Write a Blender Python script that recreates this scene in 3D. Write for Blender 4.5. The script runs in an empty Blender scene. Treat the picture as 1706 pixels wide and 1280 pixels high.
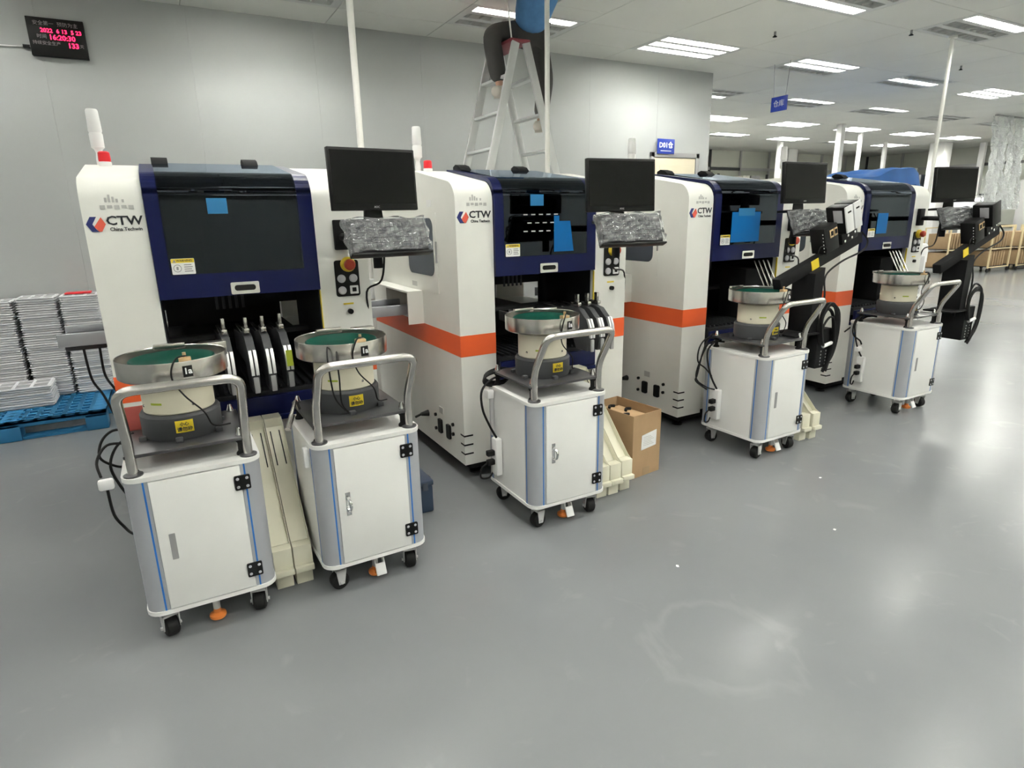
import bpy, bmesh, math, random
from mathutils import Vector, Matrix
PI = math.pi
random.seed(7)
sc = bpy.context.scene
COL = sc.collection

# ------------------------------------------------------------------ camera, world, exposure
# row of machines runs along +X, depth (towards the back wall) is +Y, eye height 1.5 m
RCAM = Matrix(((0.87304142, -0.14411061, 0.46586566),
               (-0.48729246, -0.22144202, 0.84469491),
               (-0.01856727, -0.96446647, -0.26355207)))
cam_d = bpy.data.cameras.new('camera')
cam_d.sensor_width = 36.0
cam_d.lens = 1022.0 / 1706.0 * 36.0
cam_d.clip_start = 0.05
cam_d.clip_end = 200
cam = bpy.data.objects.new('camera', cam_d)
COL.objects.link(cam)
r_, u_, b_ = RCAM.col[0], -RCAM.col[1], -RCAM.col[2]
cam.matrix_world = Matrix(((r_[0], u_[0], b_[0], 0), (r_[1], u_[1], b_[1], 0), (r_[2], u_[2], b_[2], 1.5), (0, 0, 0, 1)))
sc.camera = cam
world = bpy.data.worlds.new('world')
sc.world = world
world.use_nodes = True
world.node_tree.nodes['Background'].inputs[0].default_value = (0.80, 0.85, 0.83, 1)
world.node_tree.nodes['Background'].inputs[1].default_value = 0.3
sc.view_settings.view_transform = 'Standard'
sc.view_settings.look = 'None'
sc.view_settings.gamma = 1.0
sc.view_settings.use_curve_mapping = False
sc.view_settings.exposure = 1.52
TUBE = 40.0          # lamp tube emission

# ------------------------------------------------------------------ materials
MATS = {}
def mat(name, col, rough=0.5, metal=0.0, var=0.0, vscale=6.0, bump=0.0, bscale=200.0, emit=0.0, spec=0.5, coat=0.0):
    m = bpy.data.materials.new(name); m.use_nodes = True
    nt = m.node_tree; p = nt.nodes['Principled BSDF']
    p.inputs['Base Color'].default_value = (*col, 1)
    p.inputs['Roughness'].default_value = rough
    p.inputs['Metallic'].default_value = metal
    p.inputs['Specular IOR Level'].default_value = spec
    p.inputs['Coat Weight'].default_value = coat
    p.inputs['Coat Roughness'].default_value = 0.05
    if var or bump:
        tc = nt.nodes.new('ShaderNodeTexCoord')
    if var:
        n = nt.nodes.new('ShaderNodeTexNoise'); n.inputs['Scale'].default_value = vscale; n.inputs['Detail'].default_value = 4
        nt.links.new(tc.outputs['Object'], n.inputs['Vector'])
        r = nt.nodes.new('ShaderNodeValToRGB')
        r.color_ramp.elements[0].position = 0.3; r.color_ramp.elements[1].position = 0.7
        r.color_ramp.elements[0].color = (*[c * (1 - var) for c in col], 1)
        r.color_ramp.elements[1].color = (*[min(1, c * (1 + var)) for c in col], 1)
        nt.links.new(n.outputs['Fac'], r.inputs[0]); nt.links.new(r.outputs[0], p.inputs['Base Color'])
    if bump:
        n2 = nt.nodes.new('ShaderNodeTexNoise'); n2.inputs['Scale'].default_value = bscale
        nt.links.new(tc.outputs['Object'], n2.inputs['Vector'])
        b = nt.nodes.new('ShaderNodeBump'); b.inputs['Strength'].default_value = bump; b.inputs['Distance'].default_value = 0.002
        nt.links.new(n2.outputs['Fac'], b.inputs['Height']); nt.links.new(b.outputs[0], p.inputs['Normal'])
    if emit:
        p.inputs['Emission Color'].default_value = (*col, 1); p.inputs['Emission Strength'].default_value = emit
    MATS[name] = m
    return m
def glassy(name, tint, glossfac, rough=0.03, gcol=(1, 1, 1), wr=0.0):
    m = bpy.data.materials.new(name); m.use_nodes = True
    nt = m.node_tree; nt.nodes.clear()
    o = nt.nodes.new('ShaderNodeOutputMaterial'); mx = nt.nodes.new('ShaderNodeMixShader')
    t = nt.nodes.new('ShaderNodeBsdfTransparent'); t.inputs[0].default_value = (*tint, 1)
    g = nt.nodes.new('ShaderNodeBsdfGlossy'); g.inputs['Roughness'].default_value = rough; g.inputs['Color'].default_value = (*gcol, 1)
    f = nt.nodes.new('ShaderNodeFresnel'); f.inputs[0].default_value = 1.5
    mp = nt.nodes.new('ShaderNodeMath'); mp.operation = 'MULTIPLY_ADD'
    mp.inputs[1].default_value = 1.0; mp.inputs[2].default_value = glossfac
    nt.links.new(f.outputs[0], mp.inputs[0]); nt.links.new(mp.outputs[0], mx.inputs[0])
    nt.links.new(t.outputs[0], mx.inputs[1]); nt.links.new(g.outputs[0], mx.inputs[2]); nt.links.new(mx.outputs[0], o.inputs[0])
    if wr:
        tc = nt.nodes.new('ShaderNodeTexCoord'); n = nt.nodes.new('ShaderNodeTexNoise'); n.inputs['Scale'].default_value = 22
        n.inputs['Distortion'].default_value = 1.5
        nt.links.new(tc.outputs['Object'], n.inputs['Vector'])
        b = nt.nodes.new('ShaderNodeBump'); b.inputs['Strength'].default_value = wr; b.inputs['Distance'].default_value = 0.02
        nt.links.new(n.outputs['Fac'], b.inputs['Height'])
        nt.links.new(b.outputs[0], g.inputs['Normal'])
    MATS[name] = m
    return m

CREAM = mat('cream_paint', (0.82, 0.82, 0.77), 0.42, var=0.02, bump=0.05)
WHITE = mat('white_laminate', (0.86, 0.86, 0.835), 0.4, var=0.015)
ORANGE = mat('orange_stripe', (0.80, 0.115, 0.025), 0.45)
NAVY = mat('navy_paint', (0.0035, 0.0065, 0.05), 0.3, spec=0.22)
PANE = glassy('tinted_acrylic', (0.035, 0.055, 0.10), 0.0, 0.04, (0.75, 0.85, 1.0))
BLACK = mat('black_plastic', (0.007, 0.007, 0.007), 0.42, spec=0.22)
SOFTBLACK = mat('matt_black', (0.008, 0.008, 0.0085), 0.75, spec=0.2)
SCREEN = mat('screen_black', (0.002, 0.002, 0.002), 0.2, spec=0.2)
DARKIN = mat('dark_interior', (0.012, 0.013, 0.015), 0.6, spec=0.25)
DGREY = mat('dark_grey_paint', (0.06, 0.062, 0.066), 0.55, spec=0.3, var=0.05)
GREY = mat('mid_grey', (0.30, 0.30, 0.30), 0.5)
LGREY = mat('light_grey', (0.5, 0.5, 0.5), 0.5)
STEEL = mat('stainless', (0.58, 0.56, 0.53), 0.24, 1.0, var=0.06, vscale=30)
CHROME = mat('chrome', (0.75, 0.75, 0.75), 0.12, 1.0)
ALU = mat('anodised_aluminium', (0.44, 0.455, 0.485), 0.45, 0.35)
LADALU = mat('ladder_aluminium', (0.66, 0.67, 0.67), 0.42, 0.4, var=0.05)
BSTRIPE = mat('blue_stripe', (0.02, 0.16, 0.52), 0.4)
GREEN = mat('green_liner', (0.0, 0.038, 0.025), 0.55, spec=0.08)
DRUM = mat('cream_drum', (0.70, 0.66, 0.52), 0.45, var=0.05)
PLATE = mat('dark_plate', (0.10, 0.10, 0.105), 0.3, 0.6)
YELLOW = mat('yellow_label', (0.80, 0.60, 0.02), 0.5)
RED = mat('red_plastic', (0.62, 0.012, 0.02), 0.35)
REDKNOB = mat('red_knob', (0.42, 0.04, 0.015), 0.4)
YKNOB = mat('yellow_ring', (0.75, 0.55, 0.03), 0.4)
PAPER = mat('paper_white', (0.82, 0.82, 0.81), 0.6)
BLUEFILM = mat('blue_film', (0.004, 0.12, 0.36), 0.4, spec=0.2)
BLUEFILM2 = mat('pale_blue_label', (0.03, 0.17, 0.36), 0.4, spec=0.2)
INK = mat('dark_ink', (0.012, 0.014, 0.02), 0.5)
LOGOBLUE = mat('logo_blue', (0.02, 0.03, 0.16), 0.45)
LOGORED = mat('logo_red', (0.70, 0.10, 0.06), 0.45)
FAINT = mat('faint_print', (0.50, 0.50, 0.48), 0.5)
CARD = mat('cardboard', (0.36, 0.235, 0.125), 0.8, var=0.06, vscale=12)
CARD2 = mat('cardboard_inner', (0.56, 0.38, 0.21), 0.8, var=0.05)
TRAYM = mat('tray_white', (0.74, 0.74, 0.76), 0.5, var=0.04)
POCKET = mat('tray_pocket', (0.30, 0.30, 0.31), 0.6)
PALLET = mat('blue_pallet', (0.02, 0.17, 0.36), 0.5, var=0.1)
CHUTE = mat('pale_green_cream', (0.70, 0.68, 0.545), 0.45, var=0.02)
RUBBER = mat('rubber', (0.009, 0.009, 0.009), 0.65, spec=0.25)
FLOORPOLE = mat('white_pole', (0.80, 0.79, 0.75), 0.4)
ORANGEFOOT = mat('orange_foot', (0.75, 0.22, 0.04), 0.5)
WRAP = glassy('clear_wrap', (0.86, 0.88, 0.9), 0.06, 0.12, wr=1.0)
def haze(name, share):
    nt = MATS[name].node_tree
    out = next(n for n in nt.nodes if n.type == 'OUTPUT_MATERIAL'); src = out.inputs[0].links[0].from_socket
    d = nt.nodes.new('ShaderNodeBsdfDiffuse'); d.inputs[0].default_value = (0.8, 0.81, 0.83, 1)
    mx = nt.nodes.new('ShaderNodeMixShader'); mx.inputs[0].default_value = share
    nt.links.new(src, mx.inputs[1]); nt.links.new(d.outputs[0], mx.inputs[2]); nt.links.new(mx.outputs[0], out.inputs[0])
haze('clear_wrap', 0.13)
CURT = glassy('clear_sheet', (0.97, 0.98, 0.97), 0.02, 0.14, (0.9, 0.92, 0.92), wr=1.0)
haze('clear_sheet', 0.18)
SIDEWIN = mat('side_window', (0.055, 0.065, 0.085), 0.25)
TEAL = mat('green_tape', (0.35, 0.42, 0.03), 0.5)
DENIM = mat('blue_shirt', (0.07, 0.20, 0.42), 0.8, var=0.12, vscale=14)
TROUSER = mat('grey_trousers', (0.055, 0.052, 0.05), 0.85, var=0.1)
SKINM = mat('skin', (0.45, 0.26, 0.18), 0.6)
SHOE = mat('shoe', (0.52, 0.48, 0.43), 0.7)
HAIR = mat('hair', (0.02, 0.016, 0.014), 0.6)
MAROON = mat('maroon_cap', (0.22, 0.035, 0.045), 0.5)
LEDRED = mat('led_red', (1.0, 0.01, 0.06), 0.5, emit=2.2)
LEDTXT = mat('led_caption', (0.30, 0.27, 0.27), 0.5)
CASEBLUE = mat('case_blue', (0.022, 0.04, 0.075), 0.5)
SIGNBLUE = mat('sign_blue', (0.01, 0.035, 0.30), 0.4)
DOORM = mat('door_cream', (0.62, 0.56, 0.42), 0.5)
TARP = mat('blue_tarp', (0.004, 0.075, 0.27), 0.6, spec=0.2, var=0.15, vscale=3)
BARK = mat('brown_board', (0.32, 0.22, 0.12), 0.7, var=0.1)
YPOST = mat('cream_post', (0.66, 0.55, 0.33), 0.5)
PLUM = mat('red_sheet', (0.50, 0.10, 0.08), 0.4)
BOOT = mat('rose_gold', (0.65, 0.45, 0.25), 0.3, 0.6)
SILVERSTICK = mat('silver_sticker', (0.52, 0.52, 0.54), 0.35, 0.2)
SILVERLEV = mat('bright_lever', (0.80, 0.80, 0.80), 0.35, 0.5)
TUBEM = mat('lamp_tube', (1.0, 0.985, 0.93), 0.5, emit=TUBE)
TUBEOFF = mat('lamp_tube_off', (0.55, 0.55, 0.55), 0.4)
TRAYW = mat('lamp_tray', (0.62, 0.63, 0.61), 0.5)
GREENLED = mat('exit_green', (0.05, 0.9, 0.35), 0.5, emit=1.5)
TASK = mat('task_lamp', (0.95, 0.98, 1.0), 0.5, emit=8.0)

def floor_material():
    m = bpy.data.materials.new('epoxy_floor'); m.use_nodes = True
    nt = m.node_tree; p = nt.nodes['Principled BSDF']; N = nt.nodes.new; L = nt.links.new
    tc = N('ShaderNodeTexCoord')
    n1 = N('ShaderNodeTexNoise'); n1.inputs['Scale'].default_value = 0.8; n1.inputs['Detail'].default_value = 5
    L(tc.outputs['Object'], n1.inputs['Vector'])
    r1 = N('ShaderNodeValToRGB')
    r1.color_ramp.elements[0].position = 0.35; r1.color_ramp.elements[0].color = (0.170, 0.180, 0.186, 1)
    r1.color_ramp.elements[1].position = 0.7; r1.color_ramp.elements[1].color = (0.195, 0.205, 0.209, 1)
    L(n1.outputs['Fac'], r1.inputs[0])
    # pale dried-water scuffs
    n2 = N('ShaderNodeTexNoise'); n2.inputs['Scale'].default_value = 2.6; n2.inputs['Detail'].default_value = 6; n2.inputs['Distortion'].default_value = 2.2
    L(tc.outputs['Object'], n2.inputs['Vector'])
    r2 = N('ShaderNodeValToRGB')
    r2.color_ramp.elements[0].position = 0.62; r2.color_ramp.elements[0].color = (0, 0, 0, 1)
    r2.color_ramp.elements[1].position = 0.76; r2.color_ramp.elements[1].color = (0.35, 0.35, 0.35, 1)
    L(n2.outputs['Fac'], r2.inputs[0])
    mx = N('ShaderNodeMixRGB'); mx.inputs[2].default_value = (0.262, 0.269, 0.268, 1)
    L(r2.outputs[0], mx.inputs[0]); L(r1.outputs[0], mx.inputs[1])
    # a ring-shaped mop mark and specks
    sep = N('ShaderNodeVectorMath'); sep.operation = 'DISTANCE'; sep.inputs[1].default_value = (1.56, 1.29, 0)
    L(tc.outputs['Object'], sep.inputs[0])
    add = N('ShaderNodeMath'); add.operation = 'MULTIPLY_ADD'; add.inputs[1].default_value = 0.25
    L(n2.outputs['Fac'], add.inputs[0]); L(sep.outputs['Value'], add.inputs[2])
    r3 = N('ShaderNodeValToRGB')
    for i, (ps, v) in enumerate(((0.335, 0), (0.37, 0.34), (0.41, 0))):
        e = r3.color_ramp.elements[i] if i < 2 else r3.color_ramp.elements.new(ps)
        e.position = ps; e.color = (v, v, v, 1)
    L(add.outputs[0], r3.inputs[0])
    n4 = N('ShaderNodeTexNoise'); n4.inputs['Scale'].default_value = 2.4
    L(tc.outputs['Object'], n4.inputs['Vector'])
    mm = N('ShaderNodeMath'); mm.operation = 'MULTIPLY'; L(r3.outputs[0], mm.inputs[0]); L(n4.outputs['Fac'], mm.inputs[1])
    mx2 = N('ShaderNodeMixRGB'); mx2.inputs[2].default_value = (0.31, 0.318, 0.316, 1)
    L(mm.outputs[0], mx2.inputs[0]); L(mx.outputs[0], mx2.inputs[1])
    L(mx2.outputs[0], p.inputs['Base Color'])
    rr = N('ShaderNodeMapRange'); rr.inputs[3].default_value = 0.17; rr.inputs[4].default_value = 0.26
    L(n1.outputs['Fac'], rr.inputs[0]); L(rr.outputs[0], p.inputs['Roughness'])
    p.inputs['Specular IOR Level'].default_value = 0.22
    b = N('ShaderNodeBump'); b.inputs['Strength'].default_value = 0.08; b.inputs['Distance'].default_value = 0.01
    n3 = N('ShaderNodeTexNoise'); n3.inputs['Scale'].default_value = 9; L(tc.outputs['Object'], n3.inputs['Vector'])
    L(n3.outputs['Fac'], b.inputs['Height']); L(b.outputs[0], p.inputs['Normal'])
    return m
FLOORM = floor_material()
WALLM = mat('wall_panel_grey', (0.385, 0.40, 0.397), 0.38, var=0.02, vscale=1.5)
CEILM = mat('ceiling_panel', (0.72, 0.725, 0.68), 0.5, var=0.03, vscale=1.2)
SLABM = mat('slab_dark', (0.12, 0.12, 0.12), 0.8)
HALLM = mat('hall_wall', (0.66, 0.67, 0.60), 0.6, var=0.04, vscale=0.7)

# ------------------------------------------------------------------ geometry helpers
def new():
    return bmesh.new()
def merge(dst, src, M=None):
    vm = {}
    for v in src.verts:
        vm[v] = dst.verts.new(M @ v.co if M else v.co)
    for f in src.faces:
        try: dst.faces.new([vm[v] for v in f.verts])
        except ValueError: pass
    src.free()
    return dst
def box(bm, x0, x1, y0, y1, z0, z1, bev=0.0, seg=2, M=None):
    t = bmesh.new()
    bmesh.ops.create_cube(t, size=1)
    for v in t.verts:
        v.co = Vector(((x0 + x1) / 2 + v.co.x * (x1 - x0), (y0 + y1) / 2 + v.co.y * (y1 - y0), (z0 + z1) / 2 + v.co.z * (z1 - z0)))
    if bev:
        bmesh.ops.bevel(t, geom=t.edges[:], offset=bev, segments=seg, affect='EDGES', profile=0.5)
    return merge(bm, t, M)
def prism(bm, poly, a, b, axis='z', M=None):
    """polygon extruded from a to b; axis names the extrusion direction: z:(x,y) x:(y,z) y:(x,z)"""
    def co(p, h):
        return Vector((p[0], p[1], h)) if axis == 'z' else Vector((h, p[0], p[1])) if axis == 'x' else Vector((p[0], h, p[1]))
    t = bmesh.new()
    lo = [t.verts.new(co(p, a)) for p in poly]; hi = [t.verts.new(co(p, b)) for p in poly]
    n = len(poly)
    t.faces.new(lo); t.faces.new(hi)
    for i in range(n):
        t.faces.new((lo[i], lo[(i + 1) % n], hi[(i + 1) % n], hi[i]))
    bmesh.ops.recalc_face_normals(t, faces=t.faces[:])
    return merge(bm, t, M)
def lathe(bm, prof, c=(0, 0, 0), seg=32, M=None, a0=0.0, a1=2 * PI):
    t = bmesh.new(); full = abs(a1 - a0 - 2 * PI) < 1e-6
    n = seg if full else seg + 1
    rings = []
    for k in range(n):
        a = a0 + (a1 - a0) * k / seg
        rings.append([t.verts.new((c[0] + r * math.cos(a), c[1] + r * math.sin(a), c[2] + z)) for r, z in prof])
    for k in range(seg):
        A, B = rings[k], rings[(k + 1) % n]
        for i in range(len(prof) - 1):
            t.faces.new((A[i], B[i], B[i + 1], A[i + 1]))
    bmesh.ops.remove_doubles(t, verts=t.verts[:], dist=1e-5)
    bmesh.ops.recalc_face_normals(t, faces=t.faces[:])
    return merge(bm, t, M)
def cyl(bm, p, q, r, seg=16, r2=None):
    p, q = Vector(p), Vector(q); d = q - p; h = d.length
    M = Matrix.Translation(p) @ d.to_track_quat('Z', 'Y').to_matrix().to_4x4()
    r2 = r if r2 is None else r2
    return lathe(bm, [(0, 0), (r, 0), (r2, h), (0, h)], seg=seg, M=M)
def smooth_path(pts, n=6):
    P = [Vector(p) for p in pts]; out = []
    for i in range(len(P) - 1):
        a, b, c, d = P[max(i - 1, 0)], P[i], P[i + 1], P[min(i + 2, len(P) - 1)]
        for k in range(n):
            t = k / n
            out.append(0.5 * ((2 * b) + (c - a) * t + (2 * a - 5 * b + 4 * c - d) * t * t + (3 * b - a - 3 * c + d) * t ** 3))
    out.append(P[-1])
    return out
def fillet(pts, rad, n=6):
    P = [Vector(p) for p in pts]; out = [P[0]]
    for i in range(1, len(P) - 1):
        u = (P[i - 1] - P[i]); v = (P[i + 1] - P[i])
        d = min(rad, u.length * .49, v.length * .49)
        a, b = P[i] + u.normalized() * d, P[i] + v.normalized() * d
        for k in range(n + 1):
            t = k / n
            out.append((1 - t) ** 2 * a + 2 * t * (1 - t) * P[i] + t * t * b)
    out.append(P[-1])
    return out
def tube(bm, pts, r, seg=8):
    P = [Vector(p) for p in pts]; t = bmesh.new(); rings = []
    d0 = (P[1] - P[0]).normalized()
    up = Vector((0, 0, 1)) if abs(d0.z) < .9 else Vector((1, 0, 0))
    nrm = (up - d0 * up.dot(d0)).normalized()
    for i, p in enumerate(P):
        d = (P[min(i + 1, len(P) - 1)] - P[max(i - 1, 0)])
        if d.length < 1e-9: d = d0
        d = d.normalized()
        nrm = nrm - d * nrm.dot(d)
        nrm = nrm.normalized() if nrm.length > 1e-6 else d.orthogonal().normalized()
        bn = d.cross(nrm)
        rings.append([t.verts.new(p + (nrm * math.cos(2 * PI * k / seg) + bn * math.sin(2 * PI * k / seg)) * r) for k in range(seg)])
    for A, B in zip(rings, rings[1:]):
        for k in range(seg):
            t.faces.new((A[k], A[(k + 1) % seg], B[(k + 1) % seg], B[k]))
    t.faces.new(rings[0]); t.faces.new(rings[-1])
    bmesh.ops.recalc_face_normals(t, faces=t.faces[:])
    return merge(bm, t)
def rrect(x0, x1, y0, y1, r, n=5):
    out = []
    for cx, cy, a in ((x1 - r, y0 + r, -PI / 2), (x1 - r, y1 - r, 0), (x0 + r, y1 - r, PI / 2), (x0 + r, y0 + r, PI)):
        for k in range(n + 1):
            t = a + PI / 2 * k / n
            out.append((cx + r * math.cos(t), cy + r * math.sin(t)))
    return out
def mesh_of(bm, m):
    me = bpy.data.meshes.new('mesh'); bm.to_mesh(me); bm.free()
    for p in me.polygons: p.use_smooth = True
    me.set_sharp_from_angle(angle=math.radians(32))
    me.materials.append(m)
    return me
def obj(name, bm, m, parent=None, label=None, loc=None):
    me = mesh_of(bm, m) if isinstance(bm, bmesh.types.BMesh) else bm
    o = bpy.data.objects.new(name, me); COL.objects.link(o)
    if loc: o.location = loc
    if parent: o.parent = parent
    if label: o['label'] = label
    return o
def tag(o, label, cat, group=None):
    o['label'] = label; o['category'] = cat
    if group: o['group'] = group
    return o
def thing(name, label, cat, loc=(0, 0, 0), rz=0.0, group=None, rx=0.0):
    o = bpy.data.objects.new(name, None); COL.objects.link(o)
    o.empty_display_size = 0.1
    o.location = loc; o.rotation_euler = (rx, 0, rz)
    return tag(o, label, cat, group)
def struct(name, bm, m, parent=None):
    o = obj(name, bm, m, parent); o['kind'] = 'structure'
    return o
KIDS = {}
def dup(root, loc, rz=0.0, label=None, parent=None):
    c = root.copy(); COL.objects.link(c)
    if parent is None:
        c.location = loc; c.rotation_euler = (0, 0, rz)
        if label: c['label'] = label
    else:
        c.parent = parent
    for ch in [o for o in ALLKIDS(root)]:
        dup(ch, None, parent=c)
    return c
def ALLKIDS(o):
    return list(o.children)
TXT = {}
def text_mesh(s, size, m, bold=0.0, sx=1.0):
    k = (s, size, m.name, bold, sx)
    if k in TXT: return TXT[k]
    cu = bpy.data.curves.new('text', 'FONT'); cu.body = s; cu.size = size
    cu.align_x = 'CENTER'; cu.align_y = 'CENTER'; cu.extrude = 0.0004; cu.offset = bold
    cu.resolution_u = 2
    o = bpy.data.objects.new('text', cu); COL.objects.link(o)
    dg = bpy.context.evaluated_depsgraph_get(); dg.update()
    me = bpy.data.meshes.new_from_object(o.evaluated_get(dg))
    bpy.data.objects.remove(o); bpy.data.curves.remove(cu)
    for v in me.vertices: v.co.x *= sx
    me.materials.clear(); me.materials.append(m)
    TXT[k] = me
    return me
def text(name, s, size, m, loc, parent=None, rot=(PI / 2, 0, 0), bold=0.0, sx=1.0):
    o = bpy.data.objects.new(name, text_mesh(s, size, m, bold, sx)); COL.objects.link(o)
    o.location = loc; o.rotation_euler = rot
    if parent: o.parent = parent
    return o
def cable(name, pts, r=0.004, m=None, parent=None, n=6, label=None):
    return obj(name, tube(new(), smooth_path(pts, n), r, 6), m or RUBBER, parent, label)

# ------------------------------------------------------------------ the setting
CH = 3.26; WY = 6.4; WX = 6.63
XMAX, YMAX, XMIN, YMIN = 21.8, 13.7, -4.6, -4.5
struct('floor', box(new(), XMIN, XMAX, YMIN, YMAX, -0.1, 0.0), FLOORM)
ceiling = struct('ceiling', box(new(), XMIN, XMAX, YMIN, YMAX, 4.35, 4.45), SLABM)
struct('wall_left', box(new(), XMIN - .1, XMIN, YMIN, YMAX, 0, 4.35), WALLM)
struct('wall_front', box(new(), XMIN, XMAX, YMIN - .1, YMIN, 0, 4.35), HALLM)
struct('wall_right', box(new(), XMAX, XMAX + .1, YMIN, YMAX, 0, 4.35), HALLM)
struct('wall_far', box(new(), WX, XMAX, YMAX, YMAX + .1, 0, 4.35), HALLM)
wb = struct('wall_back', box(new(), XMIN, WX - .01, WY + .012, WY + .10, 0, 4.35), WALLM)
struct('wall_return', box(new(), WX - .12, WX - .01, WY + .10, YMAX, 0, 4.35), WALLM)
seams = [XMIN] + [0.45 + 1.05 * k for k in range(-4, 6)] + [WX]
DX0, DX1, DZ = 5.66, 6.38, 2.2
for a, b in zip(seams, seams[1:]):
    if b > a + .05:
        p = struct('panel', box(new(), a + .0005, b - .0005, WY, WY + .011, 0.0, 4.3, 0.0006, 1), WALLM, wb)
        del p['kind']
struct('baseboard_back', box(new(), XMIN, DX0, WY - .012, WY - .001, 0, .08), LGREY)
# door with frame and the room sign above it
door = bpy.data.objects.new('door_1', None); COL.objects.link(door); door['kind'] = 'structure'
bm = new(); box(bm, DX0 - .06, DX0, WY - .03, WY - .001, 0, DZ + .06, .004); box(bm, DX1, DX1 + .06, WY - .03, WY - .001, 0, DZ + .06, .004); box(bm, DX0 - .06, DX1 + .06, WY - .03, WY - .001, DZ, DZ + .06, .004)
obj('door_frame', bm, GREY, door)
bm = new(); box(bm, DX0 + .005, DX1 - .005, WY - .02, WY - .002, 0.01, DZ - .005, .003)
leaf = obj('door_leaf', bm, DOORM, door)
bm = new(); box(bm, DX0 + .09, DX1 - .09, WY - .024, WY - .02, 1.2, DZ - .1, .002)
obj('inset_panel', bm, DOORM, leaf)
obj('door_handle', tube(new(), fillet([(DX0 + .06, WY - .02, 1.0), (DX0 + .06, WY - .06, 1.0), (DX0 + .17, WY - .06, 1.0)], .02), .009), CHROME, leaf)

# ceiling: lamps in a 2.2 x 1.82 m grid, panels around them
PX, PY = 2.2, 1.82
LX0, LY0 = 3.22, 5.62      # centre of the lamp behind the ladder
LW, LD = 1.2, 0.6
hatch = (3, 5)
def lamp_centres():
    for i in range(-3, 20):
        for j in range(-5, 12):
            cx, cy = LX0 + PX * i, LY0 + PY * j
            if cx < XMIN + .8 or cx > XMAX - 1 or cy < YMIN + .5 or cy > YMAX - .8: continue
            yield i, j, cx, cy
PANELS = {}
def panel_mesh(w, d):
    k = (round(w, 3), round(d, 3))
    if k not in PANELS:
        PANELS[k] = mesh_of(box(new(), -w / 2 + .003, w / 2 - .003, -d / 2 + .003, d / 2 - .003, 0, .02, .0015, 1), CEILM)
    return PANELS[k]
far_bm = new()
for i in range(-4, 21):
    for j in range(-6, 13):
        cx, cy = LX0 + PX * i, LY0 + PY * j
        cells = [(cx + PX / 2, cy, PX - LW, LD), (cx, cy + PY / 2, LW, PY - LD), (cx + PX / 2, cy + PY / 2, PX - LW, PY - LD)]
        if not any(abs(cx - c[2]) < .01 and abs(cy - c[3]) < .01 for c in lamp_centres()) or (cx < WX - .6 and cy > WY):
            cells.append((cx, cy, LW, LD))
        for (x, y, w, d) in cells:
            if x < XMIN - .5 or x > XMAX + .5 or y < YMIN - .5 or y > YMAX + .5: continue
            if x < WX - .7 and y > WY + .7: continue
            pieces = [(x, y, w, d)]
            if d > 1 and abs(x - 3.22) < .1 and abs(y - (LY0 - PY / 2)) < .1:
                # access hatch: the half of this panel above the ladder is taken out
                pieces = [(3.22, 4.25, 1.2, .30), (3.22, 5.175, 1.2, .29), (2.72, 4.715, .20, .63), (3.54, 4.715, .56, .63)]
            for (x, y, w, d) in pieces:
                if -1.5 < x < 15 and 2.3 < y < 13:
                    o = obj('ceiling_panel', panel_mesh(w, d), CEILM, ceiling, loc=(x, y, CH))
                else:
                    box(far_bm, x - w / 2 + .003, x + w / 2 - .003, y - d / 2 + .003, y + d / 2 - .003, CH, CH + .02)
fp = obj('ceiling_panels_far', far_bm, CEILM, ceiling); fp['kind'] = 'stuff'

# recessed three-tube lamp
def lamp_parts():
    b = new()
    Y = [-LD / 2 + .004, -.250, -.124, -.063, .063, .124, .250, LD / 2 - .004]
    for k in range(0, 8, 2):                       # flat bands between the tube troughs
        box(b, -LW / 2 + .004, LW / 2 - .004, Y[k], Y[k + 1], .0, .085)
    for s_ in (-1, 1):
        lo, hi = sorted((s_ * (LW / 2 - .004), s_ * .525))
        for k in range(1, 7, 2): box(b, lo, hi, Y[k], Y[k + 1], 0, .085)
    box(b, -LW / 2 + .004, LW / 2 - .004, -LD / 2 + .004, LD / 2 - .004, .085, .095)
    tray = mesh_of(b, TRAYW)
    lv = new()
    for k in range(9):
        x = -.48 + .12 * k
        for yy in (-.187, 0, .187):
            prism(lv, [(yy - .062, .018), (yy + .062, .018), (yy + .062, .001), (yy - .062, .001)], x - .001, x + .001, 'x')
    louver = mesh_of(lv, TRAYW)
    t = new(); cyl(t, (-.5, 0, 0), (.5, 0, 0), .014, 8)
    tube_on = mesh_of(t, TUBEM)
    tube_off = tube_on.copy(); tube_off.materials.clear(); tube_off.materials.append(TUBEOFF)
    return tray, louver, tube_on, tube_off
TRAY, LOUV, TON, TOFF = lamp_parts()
KNOWN = {(0, 0): (1, 0, 0), (1, 0): (1, 1, 1), (1, -1): (0, 0, 1), (2, -1): (1, 0, 0), (2, 0): (1, 1, 0), (3, 0): (0, 1, 0), (4, 0): (1, 1, 1), (2, 1): (0, 0, 1), (3, 1): (1, 0, 0), (4, 1): (1, 0, 0), (3, 2): (1, 1, 1), (4, 2): (1, 1, 1), (5, 2): (1, 1, 1), (6, 2): (1, 1, 1), (5, 1): (0, 0, 0), (6, 1): (0, 0, 0), (5, 0): (1, 1, 1), (4, 3): (1, 1, 0), (5, 3): (1, 1, 1), (6, 3): (1, 1, 0), (7, 3): (1, 1, 1), (3, 3): (1, 1, 1),
         (-1, 0): (1, 1, 0), (-2, 0): (0, 1, 0), (0, -1): (0, 0, 0), (3, -1): (0, 0, 0), (1, -2): (0, 1, 0)}
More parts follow.
